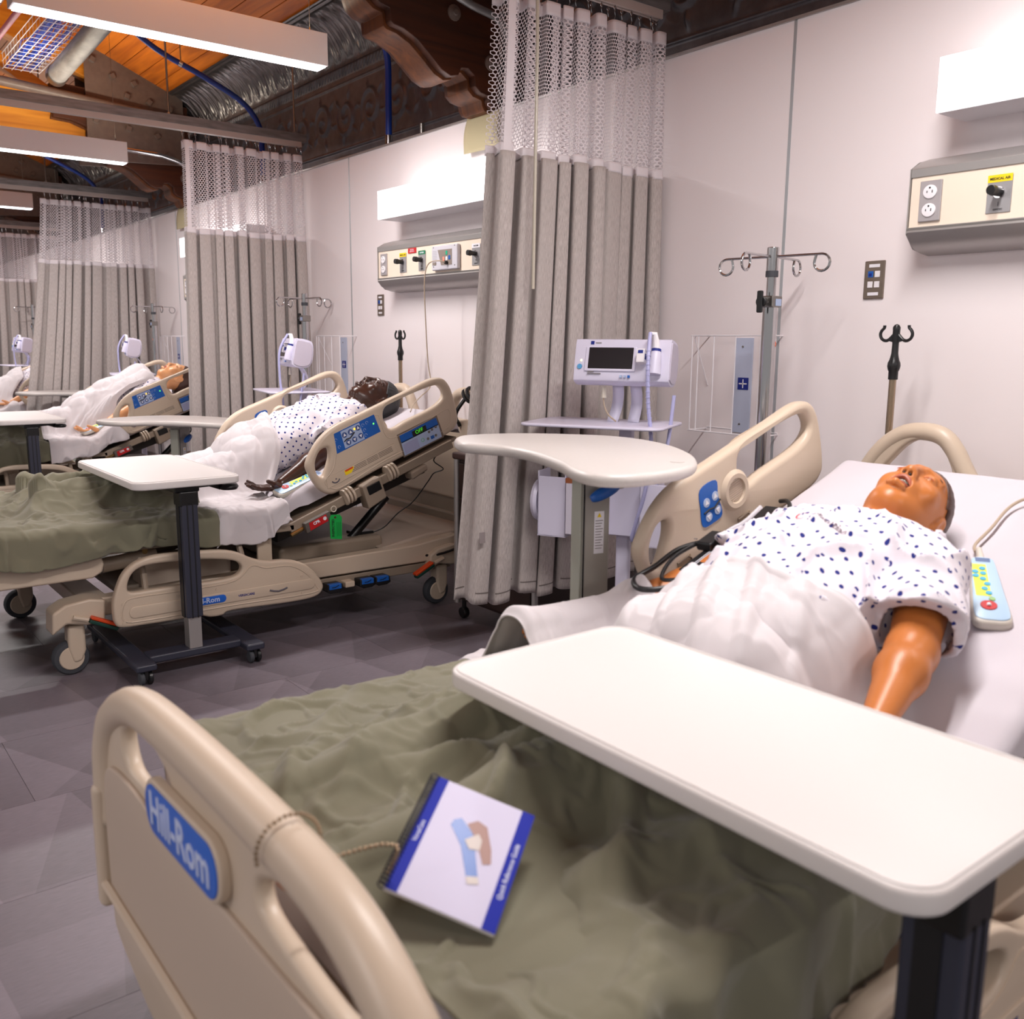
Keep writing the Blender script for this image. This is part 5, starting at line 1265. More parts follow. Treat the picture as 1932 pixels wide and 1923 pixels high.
# ---- draped covers --------------------------------------------------------
def leg_top(x, y, dx, dz, zl, zh, arms=False):
    """height of the body's upper surface, from its capsules"""
    X = x - dx; H = np.full(np.shape(x), -1.0)
    caps = []
    for s in (-1, 1):
        caps += [((1.58, s * .09, .625 + zh), (1.20, s * .10, .590 + zl), .082, .058), ((1.20, s * .10, .590 + zl), (.80, s * .10, .575 + zl), .054, .040), ((.80, s * .10, .580 + zl), (.75, s * .115, .625 + zl), .036, .034)]
    caps += [((1.60, -.07, .650 + zh), (1.60, .07, .650 + zh), .112, .112), ((1.62, 0, .67 + zh), (1.80, 0, .75 + zh * .4), .122, .130), ((1.80, 0, .76 + zh * .3), (2.0, 0, .84), .130, .138), ((1.7, -.07, .70 + zh * .5), (2.0, -.09, .83), .11, .12), ((1.7, .07, .70 + zh * .5), (2.0, .09, .83), .11, .12)]
    if arms: caps += [((1.80, .28, .73), (1.635, .325, .69), .045, .036), ((1.635, .325, .69), (1.44, .345, .69), .042, .040)]
    for a, b, ra, rb in caps:
        ab = np.array(b) - np.array(a); l2 = max(ab[0] ** 2 + ab[1] ** 2, 1e-9)
        t = np.clip(((X - a[0]) * ab[0] + (y - a[1]) * ab[1]) / l2, 0, 1)
        d2 = (X - a[0] - t * ab[0]) ** 2 + (y - a[1] - t * ab[1]) ** 2; r = ra + (rb - ra) * t
        H = np.maximum(H, np.where(d2 < r * r, a[2] + t * ab[2] + np.sqrt(np.maximum(r * r - d2, 0)), -1))
    return H + dz
def blur(A, n, axis_):
    k = np.hanning(2 * n + 3)[1:-1]; k /= k.sum(); P = np.pad(A, [(n, n) if q == axis_ else (0, 0) for q in (0, 1)], mode='edge')
    out = np.zeros_like(A)
    for i, w_ in enumerate(k):
        sl_ = [slice(None), slice(None)]; sl_[axis_] = slice(i, i + A.shape[axis_]); out += w_ * P[tuple(sl_)]
    return out
def cover(name, x0, x1, drop_n, drop_f, body, m, label, cat, group, amp=1.0, seed=0, lift=.010, edge=None, half=.470, thick=.004, n=(260, 240), loc=(0, 0), fold=None, base=None, zmax=None, tent=0):
    """cloth lying on the bed: x0..x1 along the bed, hanging drop_n on the near (-y) side and drop_f on the far one"""
    s = np.linspace(-half - drop_n, half + drop_f, n[1]); u = np.linspace(0, 1, n[0])
    U, S = np.meshgrid(u, s, indexing='ij')
    e0 = x0 + 0 * S; e1 = x1 + 0 * S
    if edge is not None: e0, e1 = edge(S, x0, x1)
    X = e0 + (e1 - e0) * U
    Yc = np.clip(S, -half, half); over = np.abs(S) - half; over = np.maximum(over, 0)
    T = bed_top(X)
    H = np.maximum(T, leg_top(X, Yc, *body))
    for k in range(2):
        Hs = H.copy()
        w0 = 4 + tent
        for d in range(-w0, w0 + 1):
            Hs = np.maximum(Hs, np.roll(H, d, 1) - abs(d) * (.004 if not tent else .0030))
        H = blur(blur(Hs, 8 + tent, 1), 6 + tent * 2, 0)
    H = np.maximum(H, leg_top(X, Yc, *body) + .004)
    D = amp * (0.020 * ridge(X * 2.6 + Yc * 1.7 + seed, S * 3.4 - X * 1.9 + seed, 1) + .013 * ridge(X * 6 - S * 4 + seed, S * 5 + X * 3, 3) + .008 * fbm(X * 7 + seed, S * 7, 2) + .006 * ridge(X * 13 + S * 9, S * 11 - X * 7 + seed, 5))
    if fold is not None: D = D + fold(X, S)
    if base is not None:
        am, sd, fo_, lf = base
        Db = am * (0.020 * ridge(X * 2.6 + Yc * 1.7 + sd, S * 3.4 - X * 1.9 + sd, 1) + .013 * ridge(X * 6 - S * 4 + sd, S * 5 + X * 3, 3) + .008 * fbm(X * 7 + sd, S * 7, 2) + .006 * ridge(X * 13 + S * 9, S * 11 - X * 7 + sd, 5))
        if fo_ is not None: Db = Db + fo_(X, S)
        D = np.maximum(D, 0) * .8 + Db + lf
    D = np.maximum(D, -.006)
    free = sstep(.0, .05, np.minimum(U, 1 - U)) * .6 + .4
    Z = H + lift + D * free * np.where(over > 0, .8, 1)
    if True:
        pass
    if zmax is not None:
        lim = np.where(S > .14, 2.0, zmax + .35 * sstep(1.20, 1.275, X)); ex = np.maximum(Z - (lim - .03), 0); Z = np.where(ex > 0, lim - .03 + .03 * np.tanh(ex / .03), Z)
    corner = .030
    ang_ = np.clip(over / (corner * PI / 2), 0, 1) * PI / 2
    sgn = np.sign(S)
    Y = np.where(over > 0, sgn * (half + corner * np.sin(ang_)), S)
    Zt = Z
    Zd = Z - corner * (1 - np.cos(ang_)) - np.maximum(over - corner * PI / 2, 0) + .022 * np.sin(X * 9 + seed) * np.clip(over * 5, 0, 1)
    Z = np.where(over > 0, Zd, Zt)
    puck = (0.018 * np.sin(X * 24 + 4 * np.sin(X * 7 + seed) + seed) + .020 * ridge(X * 8 + seed, S * 4, 7)) * np.clip(over * 9, 0, 1)
    Y = Y + sgn * (puck + .010 * amp * fbm(X * 6, S * 6, 4) * np.clip(over * 9, 0, 1) + .004)
    G = np.stack([X + .004 * fbm(X * 8, S * 8, 6), Y, Z], -1)
    me = gmesh(name, G); o = link(name, me, m); solid(o, thick, 1.0); o.location = (loc[0], loc[1], 0)
    tag(o, label, cat, group); return o
bB = (OFF[0][0] - CX[0], -.085, .045, .035); bBa = bB + (True,); bA = (0, 0, 0, 0); bC = (-.02, 0, 0, 0)
def fold1(X, S):
    f = .030 * np.exp(-((S + .02 + (X - .9) * .35) / .028) ** 2) * sstep(.55, .8, X) * sstep(1.3, 1.05, X)
    f += .026 * np.exp(-((S + .30 + (X - .8) * .30) / .035) ** 2) * sstep(.45, .6, X)
    f += .022 * np.exp(-((S - .22 - (X - .8) * .25) / .03) ** 2) * sstep(1.2, .9, X)
    f += .020 * np.exp(-((S + .15 - (X - 1.0) * .9) / .022) ** 2) * sstep(.7, .9, X) * sstep(1.25, 1.1, X)
    nbk = np.exp(-(((X - .645) / .13) ** 2 + ((S + .22) / .15) ** 2) ** 2)
    return (f - .006) * (1 - nbk) - .05 * nbk
def edge1(S, a, b): return a + 0 * S, b + .03 * np.sin(S * 6) - .10 * sstep(-.1, -.4, S)
def edge1b(S, a, b): return a + 0 * S, b + .015 * np.sin(S * 6) - .03 * sstep(-.1, -.4, S)
BLK = []
BLK.append(cover('blanket', .515, 1.24, .145, .150, bB, OLIVE, 'olive green blanket rumpled over the foot of the nearest bed', 'blanket', 'olive blankets', 1.15, 1.3, .010, edge1b, loc=(CX[0], CY[0]), zmax=.668, tent=5, fold=fold1, n=(300, 260), thick=.005))
BLK.append(cover('blanket', .46, 1.33, .135, .13, bA, OLIVE, 'olive green blanket over the legs of the dark-skinned mannequin', 'blanket', 'olive blankets', 1.05, 5.1, .012, edge1b, loc=(CX[1], CY[1]), thick=.005, tent=8))
BLK.append(cover('blanket', .46, 1.30, .150, .13, bC, OLIVE, 'olive green blanket on the third bed behind the white table', 'blanket', 'olive blankets', 1.1, 7.7, .012, edge1b, tent=6, loc=(CX[2], CY[2]), thick=.005, n=(180, 160)))
BLK.append(cover('blanket', .46, 1.30, .13, .13, bC, OLIVE, 'olive green blanket on the farthest bed', 'blanket', 'olive blankets', 1.0, 9.7, .012, edge1b, tent=5, loc=(CX[3], CY[3]), thick=.005, n=(120, 120)))
def edgeS1(S, a, b):   # turned-down sheet of the nearest bed: narrow on the near side, runs up to the waist
    return a + .04 * sstep(.1, -.4, S) + .00 * sstep(.12, .36, S) + .02 * np.sin(S * 8), b + .04 * sstep(.08, .38, S) + .10 * sstep(-.02, -.26, S) - .12 * sstep(-.28, -.36, S)
def foldS1(X, S):
    f = 0
    for c, sl_, am, wd in ((-.05, .55, .022, .016), (.03, .50, .018, .014), (.12, .42, .020, .018), (.22, .30, .016, .018), (-.14, .60, .020, .016), (-.24, .6, .016, .018)):
        f = f + am * np.exp(-((S - c + (X - 1.25) * -sl_) / wd) ** 2) * sstep(1.0, 1.12, X)
    return f - .006
cover('top_sheet', 1.155, 1.455, .06, .08, bBa, SHEET2, 'white top sheet bunched over the hips of the tan-skinned mannequin', 'sheet', 'white top sheets', .5, 2.2, .004, edgeS1, loc=(CX[0], CY[0]), fold=foldS1, n=(240, 280), zmax=.672, base=(.5, 1.3, None, .012))
def edgeS2(S, a, b): return a - .02 + .05 * sstep(-.2, -.5, S) + .015 * np.sin(S * 9), b + .03 * np.sin(S * 5) - .12 * sstep(-.18, -.30, S)
cover('top_sheet', 1.24, 1.72, .150, .10, bA, SHEET2, 'white top sheet over the lap of the dark-skinned mannequin', 'sheet', 'white top sheets', .45, 4.4, .004, edgeS2, loc=(CX[1], CY[1]), n=(240, 260), base=(.6, 5.1, None, .016))
cover('top_sheet', 1.26, 2.05, .150, .10, bC, SHEET2, 'white top sheet pulled up to the chest on the third bed', 'sheet', 'white top sheets', .8, 6.4, .026, lambda S, a, b: (a + .0 * S, b - .30 * sstep(-.17, -.26, S) - .2 * sstep(.2, .3, S)), loc=(CX[2], CY[2]), n=(200, 200))
cover('top_sheet', 1.26, 1.80, .150, .10, bC, SHEET2, 'white top sheet on the farthest bed', 'sheet', 'white top sheets', .8, 8.4, .022, edgeS2, loc=(CX[3], CY[3]), n=(120, 120))
# ================================================================ FURNITURE AND EQUIPMENT
def overbed_table(x, y, z, label, W_=.385, Ln=.79, cx=0):
    """rectangular top, long side across the bed; column at its near (-y) end.  x = middle of the top, y = near edge"""
    t = empty('overbed_table', (x, y, 0), label=label, cat='overbed table', group='white rectangular overbed tables')
    me = plate_mesh('table_top', [roundrect(-W_ / 2, W_ / 2, 0, Ln, .045, 7)], .0135, .006, 'xy', z - .0135, 3)
    tp = link('table_top', me, TABLEW, t)
    rim = roundrect(-W_ / 2 + .008, W_ / 2 - .008, .008, Ln - .008, .04, 6)
    MB().tube([(p, q, z - .001) for p, q in rim], .0035, 6, closed=True).build('raised_rim', TABLEW, tp, True)
    MB().box(-.045, .045, .035, .30, z - .052, z - .028).build('top_bracket', BLACK, t, bevel=.006)
    T0 = t; t = empty('column_and_base', (cx, 0, 0)); t.parent = T0
    MB().box(-.034, .034, -.012 + .03, .062 + .03, z - .10, z - .045).build('column_cap', BLACK, t, bevel=.006)
    c = MB(); c.box(-.030, .030, .018, .088, .20, z - .09); c.build('outer_column', SLATE, t, bevel=.006)
    for s in (-1, 1): MB().box(s * .010 - .002, s * .010 + .002, .0165, .020, .20, z - .09).build('column_groove', BTXT, t)
    for s in (-1, 1): MB().box(*sorted((s * .0295, s * .0325)), .040, .070, .20, z - .09).build('column_groove', BTXT, t)
    MB().box(-.024, .024, .026, .080, .075, .22).build('inner_column', ALU, t, bevel=.003)
    # H base: cross bar along x, two legs along y
    MB().box(-.17, .17, .02, .10, .055, .085).build('cross_bar', SLATE, t, bevel=.008)
    for s in (-1, 1):
        MB().prism([(s * .20 - .036, -.045), (s * .20 + .036, -.045), (s * .20 + .036, .62), (s * .20 - .036, .62)], .052, .078, 'z').build('base_leg', SLATE, t, bevel=.008)
        for yy in (-.020, .59):
            cst = t
            for d in (-1, 1):
                b = MB(); b.lathe([(0, -.008), (.020, -.008), (.024, -.005), (.024, .005), (.020, .008), (0, .008)], (s * .20 + d * .014, yy, .025), 18, 'x'); b.build('castor_wheel', RUBBER if d < 0 else BLACK, t, True)
            MB().box(s * .20 - .007, s * .20 + .007, yy - .016, yy + .016, .02, .055).build('castor_body', BLACK, t, bevel=.003)
    MB().tube([(.045, .10, z - .04), (.10, .09, z - .035), (.13, .06, z - .04)], [.008, .010, .016], 8).build('release_lever', BLACK, t, True)
    MB().lathe([(0, -.012), (.03, -.010), (.036, 0), (.03, .010), (0, .012)], (.16, .055, z - .045), 18).build('lever_knob', BLACK, t, True)
    return T0
overbed_table(.965, .372, .702, 'large white overbed table across the nearest bed, filling the foreground', cx=-.04)
overbed_table(1.125, 3.285, .712, 'white overbed table with slate column standing beside the dark-skinned mannequin bed')
overbed_table(1.19, 6.15, .722, 'white overbed table at the left edge over the third bed')
def px_pt(px, py, z):
    f, cx, cy = 1765., 966., 961.5
    d = cam.matrix_world.to_3x3() @ Vector(((px - cx) / f, -(py - cy) / f, -1)); o = cam.matrix_world.translation
    k = (z - o.z) / d.z; return np.array(o + d * k)
KID_O = (1.545, 1.70); KID_R = math.radians(105)
KSH = [(.452, .096), (.400, .135), (.300, .150), (.190, .142), (.060, .156), (-.070, .190), (-.230, .215), (-.360, .190), (-.452, .110), (-.485, 0), (-.450, -.100), (-.360, -.165), (-.250, -.195), (-.140, -.180), (-.040, -.120), (.06, -.045), (.17, .0), (.28, .010), (.38, -.005), (.445, .025)]
_o = [(857, 826), (880, 820), (960, 817), (1060, 818), (1170, 823), (1250, 835), (1300, 852), (1316, 868), (1300, 880), (1253, 889), (1186, 896), (1120, 894), (1080, 884), (1050, 868), (1000, 851), (950, 842), (900, 838), (866, 834)]
def kidney_shape():
    pts = []
    for p in _o:
        q = px_pt(p[0], p[1], .942); dx, dy = q[0] - KID_O[0], q[1] - KID_O[1]; c, s = math.cos(-KID_R), math.sin(-KID_R)
        pts.append((dx * c - dy * s, dx * s + dy * c))
    return pts
_q = px_pt(1118, 872, .90); _c, _s = math.cos(-KID_R), math.sin(-KID_R)
KCOL = ((_q[0] - KID_O[0]) * _c - (_q[1] - KID_O[1]) * _s, (_q[0] - KID_O[0]) * _s + (_q[1] - KID_O[1]) * _c)
def kidney_table(x, y, z, rz, label, col_xy=KCOL):
    t = empty('kidney_table', (x, y, 0), rz, label=label, cat='bedside table', group='kidney shaped bedside tables')
    me = plate_mesh('table_top', [catmull(kidney_shape(), 6)], .014, .0125, 'xy', z - .014, 4); tp = link('table_top', me, KIDNEY, t)
    ax, ay = col_xy
    MB().cyl((-.30, .07, z), (-.30, .07, z + .0012), .016, n=20).build('dimple_plug', KIDNEY, tp)
    # everything below the top is laid out in a frame turned to face the aisle
    F = empty('stand', (ax, ay, 0), FACE - KID_R); F.parent = t
    MB().box(-.07, .07, -.05, .05, z - .05, z - .028).build('top_plate', COLG, F, bevel=.004)
    c = plate_mesh('column', [roundrect(-.040, .040, -.030, .030, .010, 4)], (z - .14) / 2, .003, 'xy', .10 + (z - .14) / 2, 1); cc = link('column', c, COLG, F)
    MB().box(-.046, -.039, -.024, .024, .12, z - .06).build('column_trim', mat('pale_green_trim', rgb(176, 178, 166), .4), F, bevel=.002)
    MB().box(-.0395, -.036, -.031, -.0295, .12, z - .06).build('column_groove', BTXT, F)
    lb = MB().box(-.008, .020, -.0315, -.0302, z - .275, z - .165).build('instruction_label', PAPER, F)
    MB().prism([(0, z - .180), (.012, z - .180), (.006, z - .169)], -.0322, -.0315, 'y').build('warning_triangle', YELLOW, F)
    for k in range(11): MB().box(-.005, .017 - (k % 3) * .003, -.0321, -.0315, z - .190 - k * .0072, z - .188 - k * .0072).build('print_line', mat('grey_print', rgb(140, 134, 136)), F)
    MB().box(.030, .085, -.03, .02, z - .112, z - .05).build('lever_housing', COLG, F, bevel=.008)
    P = [(.050, -.045, z - .100), (.028, -.055, z - .105), (.0, -.06, z - .113), (-.022, -.06, z - .122), (-.034, -.058, z - .127)]
    MB().tube(catmull(P, 4, False), [.006 + .010 * math.sin(PI * min(1, (i + 1) / 18)) for i in range(17)], 12).build('release_lever', BLUE, F, True)
    MB().tube(catmull([(.08, 0, z - .095), (.115, -.01, z - .088), (.122, -.01, z - .06), (.10, 0, z - .028)], 4, False), .0035, 8).build('lever_cable', BLACK, F, True)
    MB().box(-.04, .04, -.02, .36, .045, .09).build('base_spine', COLG, F, bevel=.01)
    for yy in (0.0, .35):
        MB().box(-.22, .22, yy - .03, yy + .03, .042, .070).build('base_arm', COLG, F, bevel=.01)
        for s in (-1, 1):
            b = MB(); b.lathe([(0, -.009), (.018, -.009), (.0205, -.006), (.0205, .006), (.018, .009), (0, .009)], (s * .20, yy, .0205), 16, 'y'); b.build('castor_wheel', BLACK, F, True)
    return t
FACE = math.radians(-14)
k1 = kidney_table(1.545, 1.70, .942, KID_R, 'pale kidney shaped table in front of the large grey curtain, blue lever below', col_xy=KCOL)
kidney_table(1.78, 5.30, .757, math.radians(160), 'kidney shaped table beyond the rail of the dark-skinned mannequin bed')
kidney_table(1.98, 8.52, .760, math.radians(165), 'kidney shaped table at the third bed, under the rail of the third mannequin')

def monitor_stand(x, y, rz, label, z=1.125, detail=True, tilt=14):
    t = empty('vitals_monitor', (x, y, 0), rz, label=label, cat='vitals monitor', group='vitals monitors on stands')
    # local: screen faces -y, width along x
    T = Matrix.Translation((0, 0, z)) @ Matrix.Rotation(math.radians(-tilt), 4, 'X') @ Matrix.Diagonal((.87, .9, .9, 1))
    def tb(b, name, m, par=t, bevel=0, smooth=False, seg=2):
        b.v = [tuple(T @ Vector(v)) for v in b.v]; return b.build(name, m, par, smooth, bevel, seg)
    prof = catmull([(-.062, .072), (-.058, -.055), (-.045, -.078), (.0, -.082), (.050, -.060), (.060, 0), (.040, .078), (.0, .090), (-.045, .086)], 4)
    b = MB(); b.prism(prof, -.195, .195, 'x'); hs = tb(b, 'monitor_housing', LILAC, bevel=.006, seg=3)
    b = MB(); b.prism([(p * .88, q * .88) for p, q in prof], .193, .199, 'x'); tb(b, 'side_cap', mat('mauve_side', rgb(196, 188, 204), .4), hs, bevel=.002)
    b = MB(); b.box(-.150, .060, -.0655, -.058, -.040, .055); sc = tb(b, 'screen_bezel', LILAC, hs, bevel=.003)
    b = MB(); b.box(-.135, .048, -.0668, -.060, -.030, .052); tb(b, 'screen', SCREEN, hs, bevel=.001)
    b = MB(); b.box(-.132, -.118, -.0640, -.061, .064, .077); tb(b, 'brand_square', NAVY, hs)
    b = MB(); b.box(-.112, -.088, -.0635, -.061, .068, .072); tb(b, 'brand_print', mat('grey_print', rgb(140, 134, 136)), hs)
    for x0, x1, zz in ((-.135, -.11, -.043), (-.135, -.08, -.050)): b = MB(); b.box(x0, x1, -.0655, -.061, zz, zz + .003); tb(b, 'small_print', mat('grey_print', rgb(140, 134, 136)), hs)
    for x0 in (.0, .016, .032): b = MB(); b.box(x0, x0 + .009, -.0655, -.060, -.063, -.054); tb(b, 'icon_print', LTBLUE if x0 < .03 else BLUE, hs)
    b = MB(); b.lathe([(.010, 0), (.010, -.003), (0, -.003)], (-.170, -.062, -.022), 16, 'y'); tb(b, 'power_button', mat('sky_blue_button', rgb(90, 160, 210), .4), hs, smooth=True)
    b = MB(); b.lathe([(.004, 0), (0, -.002)], (-.166, -.063, .002), 10, 'y'); tb(b, 'status_light', mat('pale_yellow_led', rgb(255, 250, 160), .4, emit=rgb(255, 250, 160), estr=2), hs)
    # thermometer probe, well and its box of covers
    b = MB(); b.box(.072, .105, -.105, -.060, -.012, .040); bx = tb(b, 'probe_cover_box', WHITE, hs, bevel=.003)
    b = MB(); b.box(.098, .1058, -.1, -.070, .002, .022); tb(b, 'box_logo', NAVY, bx)
    b = MB(); b.box(.078, .098, -.1058, -.1045, .022, .034); tb(b, 'box_logo', NAVY, bx)
    b = MB(); b.lathe([(.026, -.05), (.024, .0), (.021, .030), (.018, .036)], (.140, -.072, .0), 18); tb(b, 'probe_well', LILAC, hs, smooth=True)
    b = MB(); b.cyl((.140, -.072, .036), (.140, -.072, .046), .019, n=18); tb(b, 'well_ring', NAVY, hs)
    b = MB(); b.tube([(.140, -.072, .046), (.136, -.075, .075), (.132, -.085, .100), (.118, -.095, .100)], [.014, .013, .011, .006], 10); tb(b, 'probe_handle', WHITE, hs, smooth=True)
    # hanging cords
    P = catmull([tuple(T @ Vector((.118, -.100, .10))), (.112, -.115, z + .02), (.118, -.12, z - .12), (.130, -.11, z - .26), (.112, -.10, z - .42), (.06, -.07, z - .60), (.10, -.05, z - .52), (.16, -.03, z - .30), (.175, 0, z - .10)], 8, False)
    MB().tube(P, .0065, 8).build('coiled_cord', LCORD, t, True)
    if detail:
        rings = MB()
        for k in range(6, 30):
            p = Vector(P[k]); d = (Vector(P[k + 1]) - p).normalized()
            rings.cyl(p - d * .0012, p + d * .0012, .0082, n=8)
        tag(rings.build('cord_coils', LCORD, t), kind='stuff')
    P = catmull([(-.07, -.02, z - .075), (-.07, -.02, z - .13), (-.05, -.03, z - .17), (-.02, -.03, z - .195)], 6, False)
    MB().tube(P, .003, 6).build('power_lead', CORD, t, True)
    MB().cyl((-.07, -.02, z - .115), (-.07, -.02, z - .075), .010, .007, n=10).build('lead_plug', mat('ivory_plug', rgb(214, 206, 190), .4), t, bevel=.002)
    # forked neck
    for s in (-1, 1):
        G = []
        for k in range(9):
            a = k / 8; zz = z - .07 - .13 * a; yy = .02 + .03 * math.sin(a * PI); w0 = .012 + .0; x0 = s * .032 + s * .006 * a - .012 * a
            G.append([(x0 - .020, yy, zz), (x0 + .020, yy, zz)])
        o = MB().grid(G).build('neck_plate', LILAC, t, True, fix=False); solid(o, .005, 0)
    me = plate_mesh('shelf', [roundrect(-.33, .18, -.19, .15, .05, 6)], .005, .004, 'xy', z - .205, 2); link('shelf', me, LILAC, t)
    MB().box(-.025, .025, .015, .055, .10, z - .21).build('stand_post', LILAC, t, bevel=.01)
    MB().box(-.13, .13, -.03, .09, z - .60, z - .36).build('storage_bin_back', LILAC, t, bevel=.004)
    # accessory bins below
    for x0, x1, y0 in ((-.30, -.19, -.06), (-.125, -.06, -.10), (.09, .24, -.09)):
        f = MB().box(x0, x1, y0, y0 + .006, z - .62, z - .40).build('bin_front', LILAC, t, bevel=.002)
        MB().box(x0, x0 + .006, y0, .05, z - .62, z - .38).build('bin_side', LILAC, t, bevel=.002)
        MB().box(x1 - .006, x1, y0, .05, z - .62, z - .38).build('bin_side', LILAC, t, bevel=.002)
        MB().box(x0, x1, y0, .05, z - .62, z - .614).build('bin_floor', LILAC, t, bevel=.001)
    MB().tube([(.18, -.0935, z - .50), (.18, -.0935, z - .43)], .008, 8).build('bin_slot', mat('grey_slot', rgb(150, 150, 170)), t, True)
    MB().lathe([(.075, -.012), (.080, 0), (.075, .012), (.06, .012)], (-.32, .02, z - .50), 24, 'x').build('cuff_reel', LILAC, t, True)
    MB().box(-.182, -.132, -.085, -.02, z - .60, z - .40).build('supply_box', mat('printed_box', rgb(206, 200, 214), .5), t, bevel=.002)
    MB().box(-.183, -.131, -.086, -.019, z - .415, z - .398).build('supply_box_end', mat('brown_box_end', rgb(150, 84, 48), .5), t)
    MB().box(-.12, -.07, -.092, -.07, z - .46, z - .345).build('orange_packet', ORANGE2, t, bevel=.003)
    for s in range(5):
        a = 2 * PI * s / 5 + .3
        MB().tube([(0, .035, .09), (.20 * math.cos(a), .035 + .20 * math.sin(a), .06)], [.016, .011], 8).build('base_leg', LILAC, t, True)
        b = MB(); b.lathe([(0, -.012), (.022, -.012), (.025, 0), (.022, .012), (0, .012)], (.20 * math.cos(a), .035 + .20 * math.sin(a), .025), 14, 'x'); b.build('castor_wheel', RUBBER, t, True)
    return t
monitor_stand(2.335, 2.345, math.radians(-62), 'white vitals monitor with dark screen before the large grey curtain')
monitor_stand(2.305, 4.90, math.radians(-102), 'white vitals monitor seen from its side, behind the dark-skinned mannequin', detail=False)
monitor_stand(2.33, 7.98, math.radians(-104), 'vitals monitor seen from its side before the third curtain', detail=False)
monitor_stand(2.09, 11.0, math.radians(-85), 'vitals monitor at the left edge before the farthest curtain', detail=False)

def iv_pole(x, y, label, top=1.49, rz=0.0, base=True):
    t = empty('iv_pole', (x, y, 0), rz, label=label, cat='IV pole', group='chrome rolling IV poles')
    MB().cyl((0, 0, .06), (0, 0, 1.325), .0235, n=20).build('lower_tube', CHROME, t, True)
    MB().cyl((0, 0, 1.325), (0, 0, 1.43), .0155, n=18).build('upper_tube', CHROME, t, True)
    MB().cyl((0, 0, 1.415), (0, 0, 1.435), .0205, n=18).build('grey_sleeve', RUBBER, t, bevel=.001)
    MB().cyl((0, 0, 1.43), (0, 0, top + .02), .0190, n=18).build('head_tube', CHROME, t, bevel=.003)
    MB().box(-.027, .027, -.028, .028, 1.318, 1.355).build('lock_collar', STEEL, t, bevel=.004)
    cl_ = MB().box(-.0295, -.0265, -.018, .010, 1.323, 1.345).build('collar_label', LTBLUE, t)
    MB().cyl((-.005, .022, 1.335), (-.005, .050, 1.335), .005, n=10).build('knob_stud', CHROME, t)
    b = MB(); b.cyl((-.005, .042, 1.335), (-.005, .054, 1.335), .015, n=14); b.cyl((-.005, .054, 1.335), (-.005, .064, 1.335), .013, .02, n=14); b.box(-.015, .005, .060, .072, 1.300, 1.370); b.build('lock_knob', BLACK, t, bevel=.004)
    for k in range(4):
        a = PI / 2 * k + .10
        d = np.array([math.cos(a), math.sin(a), 0]); zt = top - .01
        P = [tuple(d * .012 + [0, 0, zt]), tuple(d * .10 + [0, 0, zt]), tuple(d * .165 + [0, 0, zt])]
        c = d * .170 + np.array([0, 0, zt - .026])
        for q in np.linspace(PI / 2, -PI * 1.12, 14): P.append(tuple(c + d * .026 * math.cos(q) + np.array([0, 0, .026 * math.sin(q)])))
        P.append(tuple(c - d * .020 + np.array([0, 0, .024])))
        MB().tube(P, .0042, 8).build('hook', CHROME, t, True)
    MB().lathe([(.009, 0), (.009, .001), (0, .001)], (-.0232, -.004, 1.20), 12, 'x').build('red_sticker', mat('salmon_sticker', rgb(214, 130, 110)), t)
    for k in range(5):
        a = 2 * PI * k / 5 + .4
        MB().tube([(0, 0, .085), (.12 * math.cos(a), .12 * math.sin(a), .075), (.22 * math.cos(a), .22 * math.sin(a), .055)], [.016, .012, .010], 8).build('base_leg', CHROME, t, True)
        b = MB(); b.lathe([(0, -.010), (.022, -.010), (.025, -.006), (.025, .006), (.022, .010), (0, .010)], (.22 * math.cos(a), .22 * math.sin(a), .025), 14, 'y'); b.build('castor_wheel', BLACK, t, True)
    return t
iv_pole(2.60, 1.952, 'tall chrome IV pole by the nearest bed, in front of the white wall', rz=PI / 2 + .05)
iv_pole(2.665, 5.52, 'chrome IV pole beside the second curtain, behind the dark-skinned mannequin', 1.47)
iv_pole(2.66, 8.47, 'small chrome IV pole beside the third curtain', 1.49)
iv_pole(2.40, 11.93, 'chrome IV pole at the left edge, only one hook arm showing', 1.56)

# ---- bedside cabinets
def cabinet(x, y, label, ztop=.735):
    t = empty('bedside_cabinet', (x, y, 0), label=label, cat='bedside cabinet', group='dark bedside cabinets')
    b = MB().box(-.24, .26, -.26, .26, .085, ztop - .03).build('cabinet_body', DARKWOOD, t, bevel=.003)
    MB().box(-.262, .28, -.285, .285, ztop - .03, ztop).build('cabinet_top', DARKRIM, t, bevel=.009, seg=3)
    for k, (z0, z1) in enumerate(((.10, .38), (.39, .54), (.55, .69))):
        d = MB().box(-.252, -.238, -.245, .245, z0, z1).build('drawer' if k else 'door', DARKWOOD, t, bevel=.003)
        MB().tube([(-.262, -.05, z1 - .04), (-.272, -.04, z1 - .04), (-.272, .04, z1 - .04), (-.262, .05, z1 - .04)], .004, 6).build('handle', STEEL, d, True)
    for sx in (-1, 1):
        for sy in (-1, 1):
            MB().cyl((sx * .245, sy * .268, .07), (sx * .245, sy * .268, ztop - .03), .0135, n=14).build('corner_post', ALU, t, True)
            b = MB(); b.lathe([(0, -.014), (.022, -.014), (.026, -.008), (.026, .008), (.022, .014), (0, .014)], (sx * .225, sy * .245, .026), 16, 'x'); b.build('castor_wheel', BLACK, t, True)
            MB().cyl((sx * .225, sy * .245, .04), (sx * .225, sy * .245, .09), .010, n=8).build('castor_stem', BLACK, t)
    return t
cabinet(2.52, 3.02, 'dark brown bedside cabinet with silver posts behind the large grey curtain hem')
p = MB().cyl((1.80, 2.04, .03), (1.80, 2.04, .62), .022, n=18).build('post', ALU, None, True) if False else None
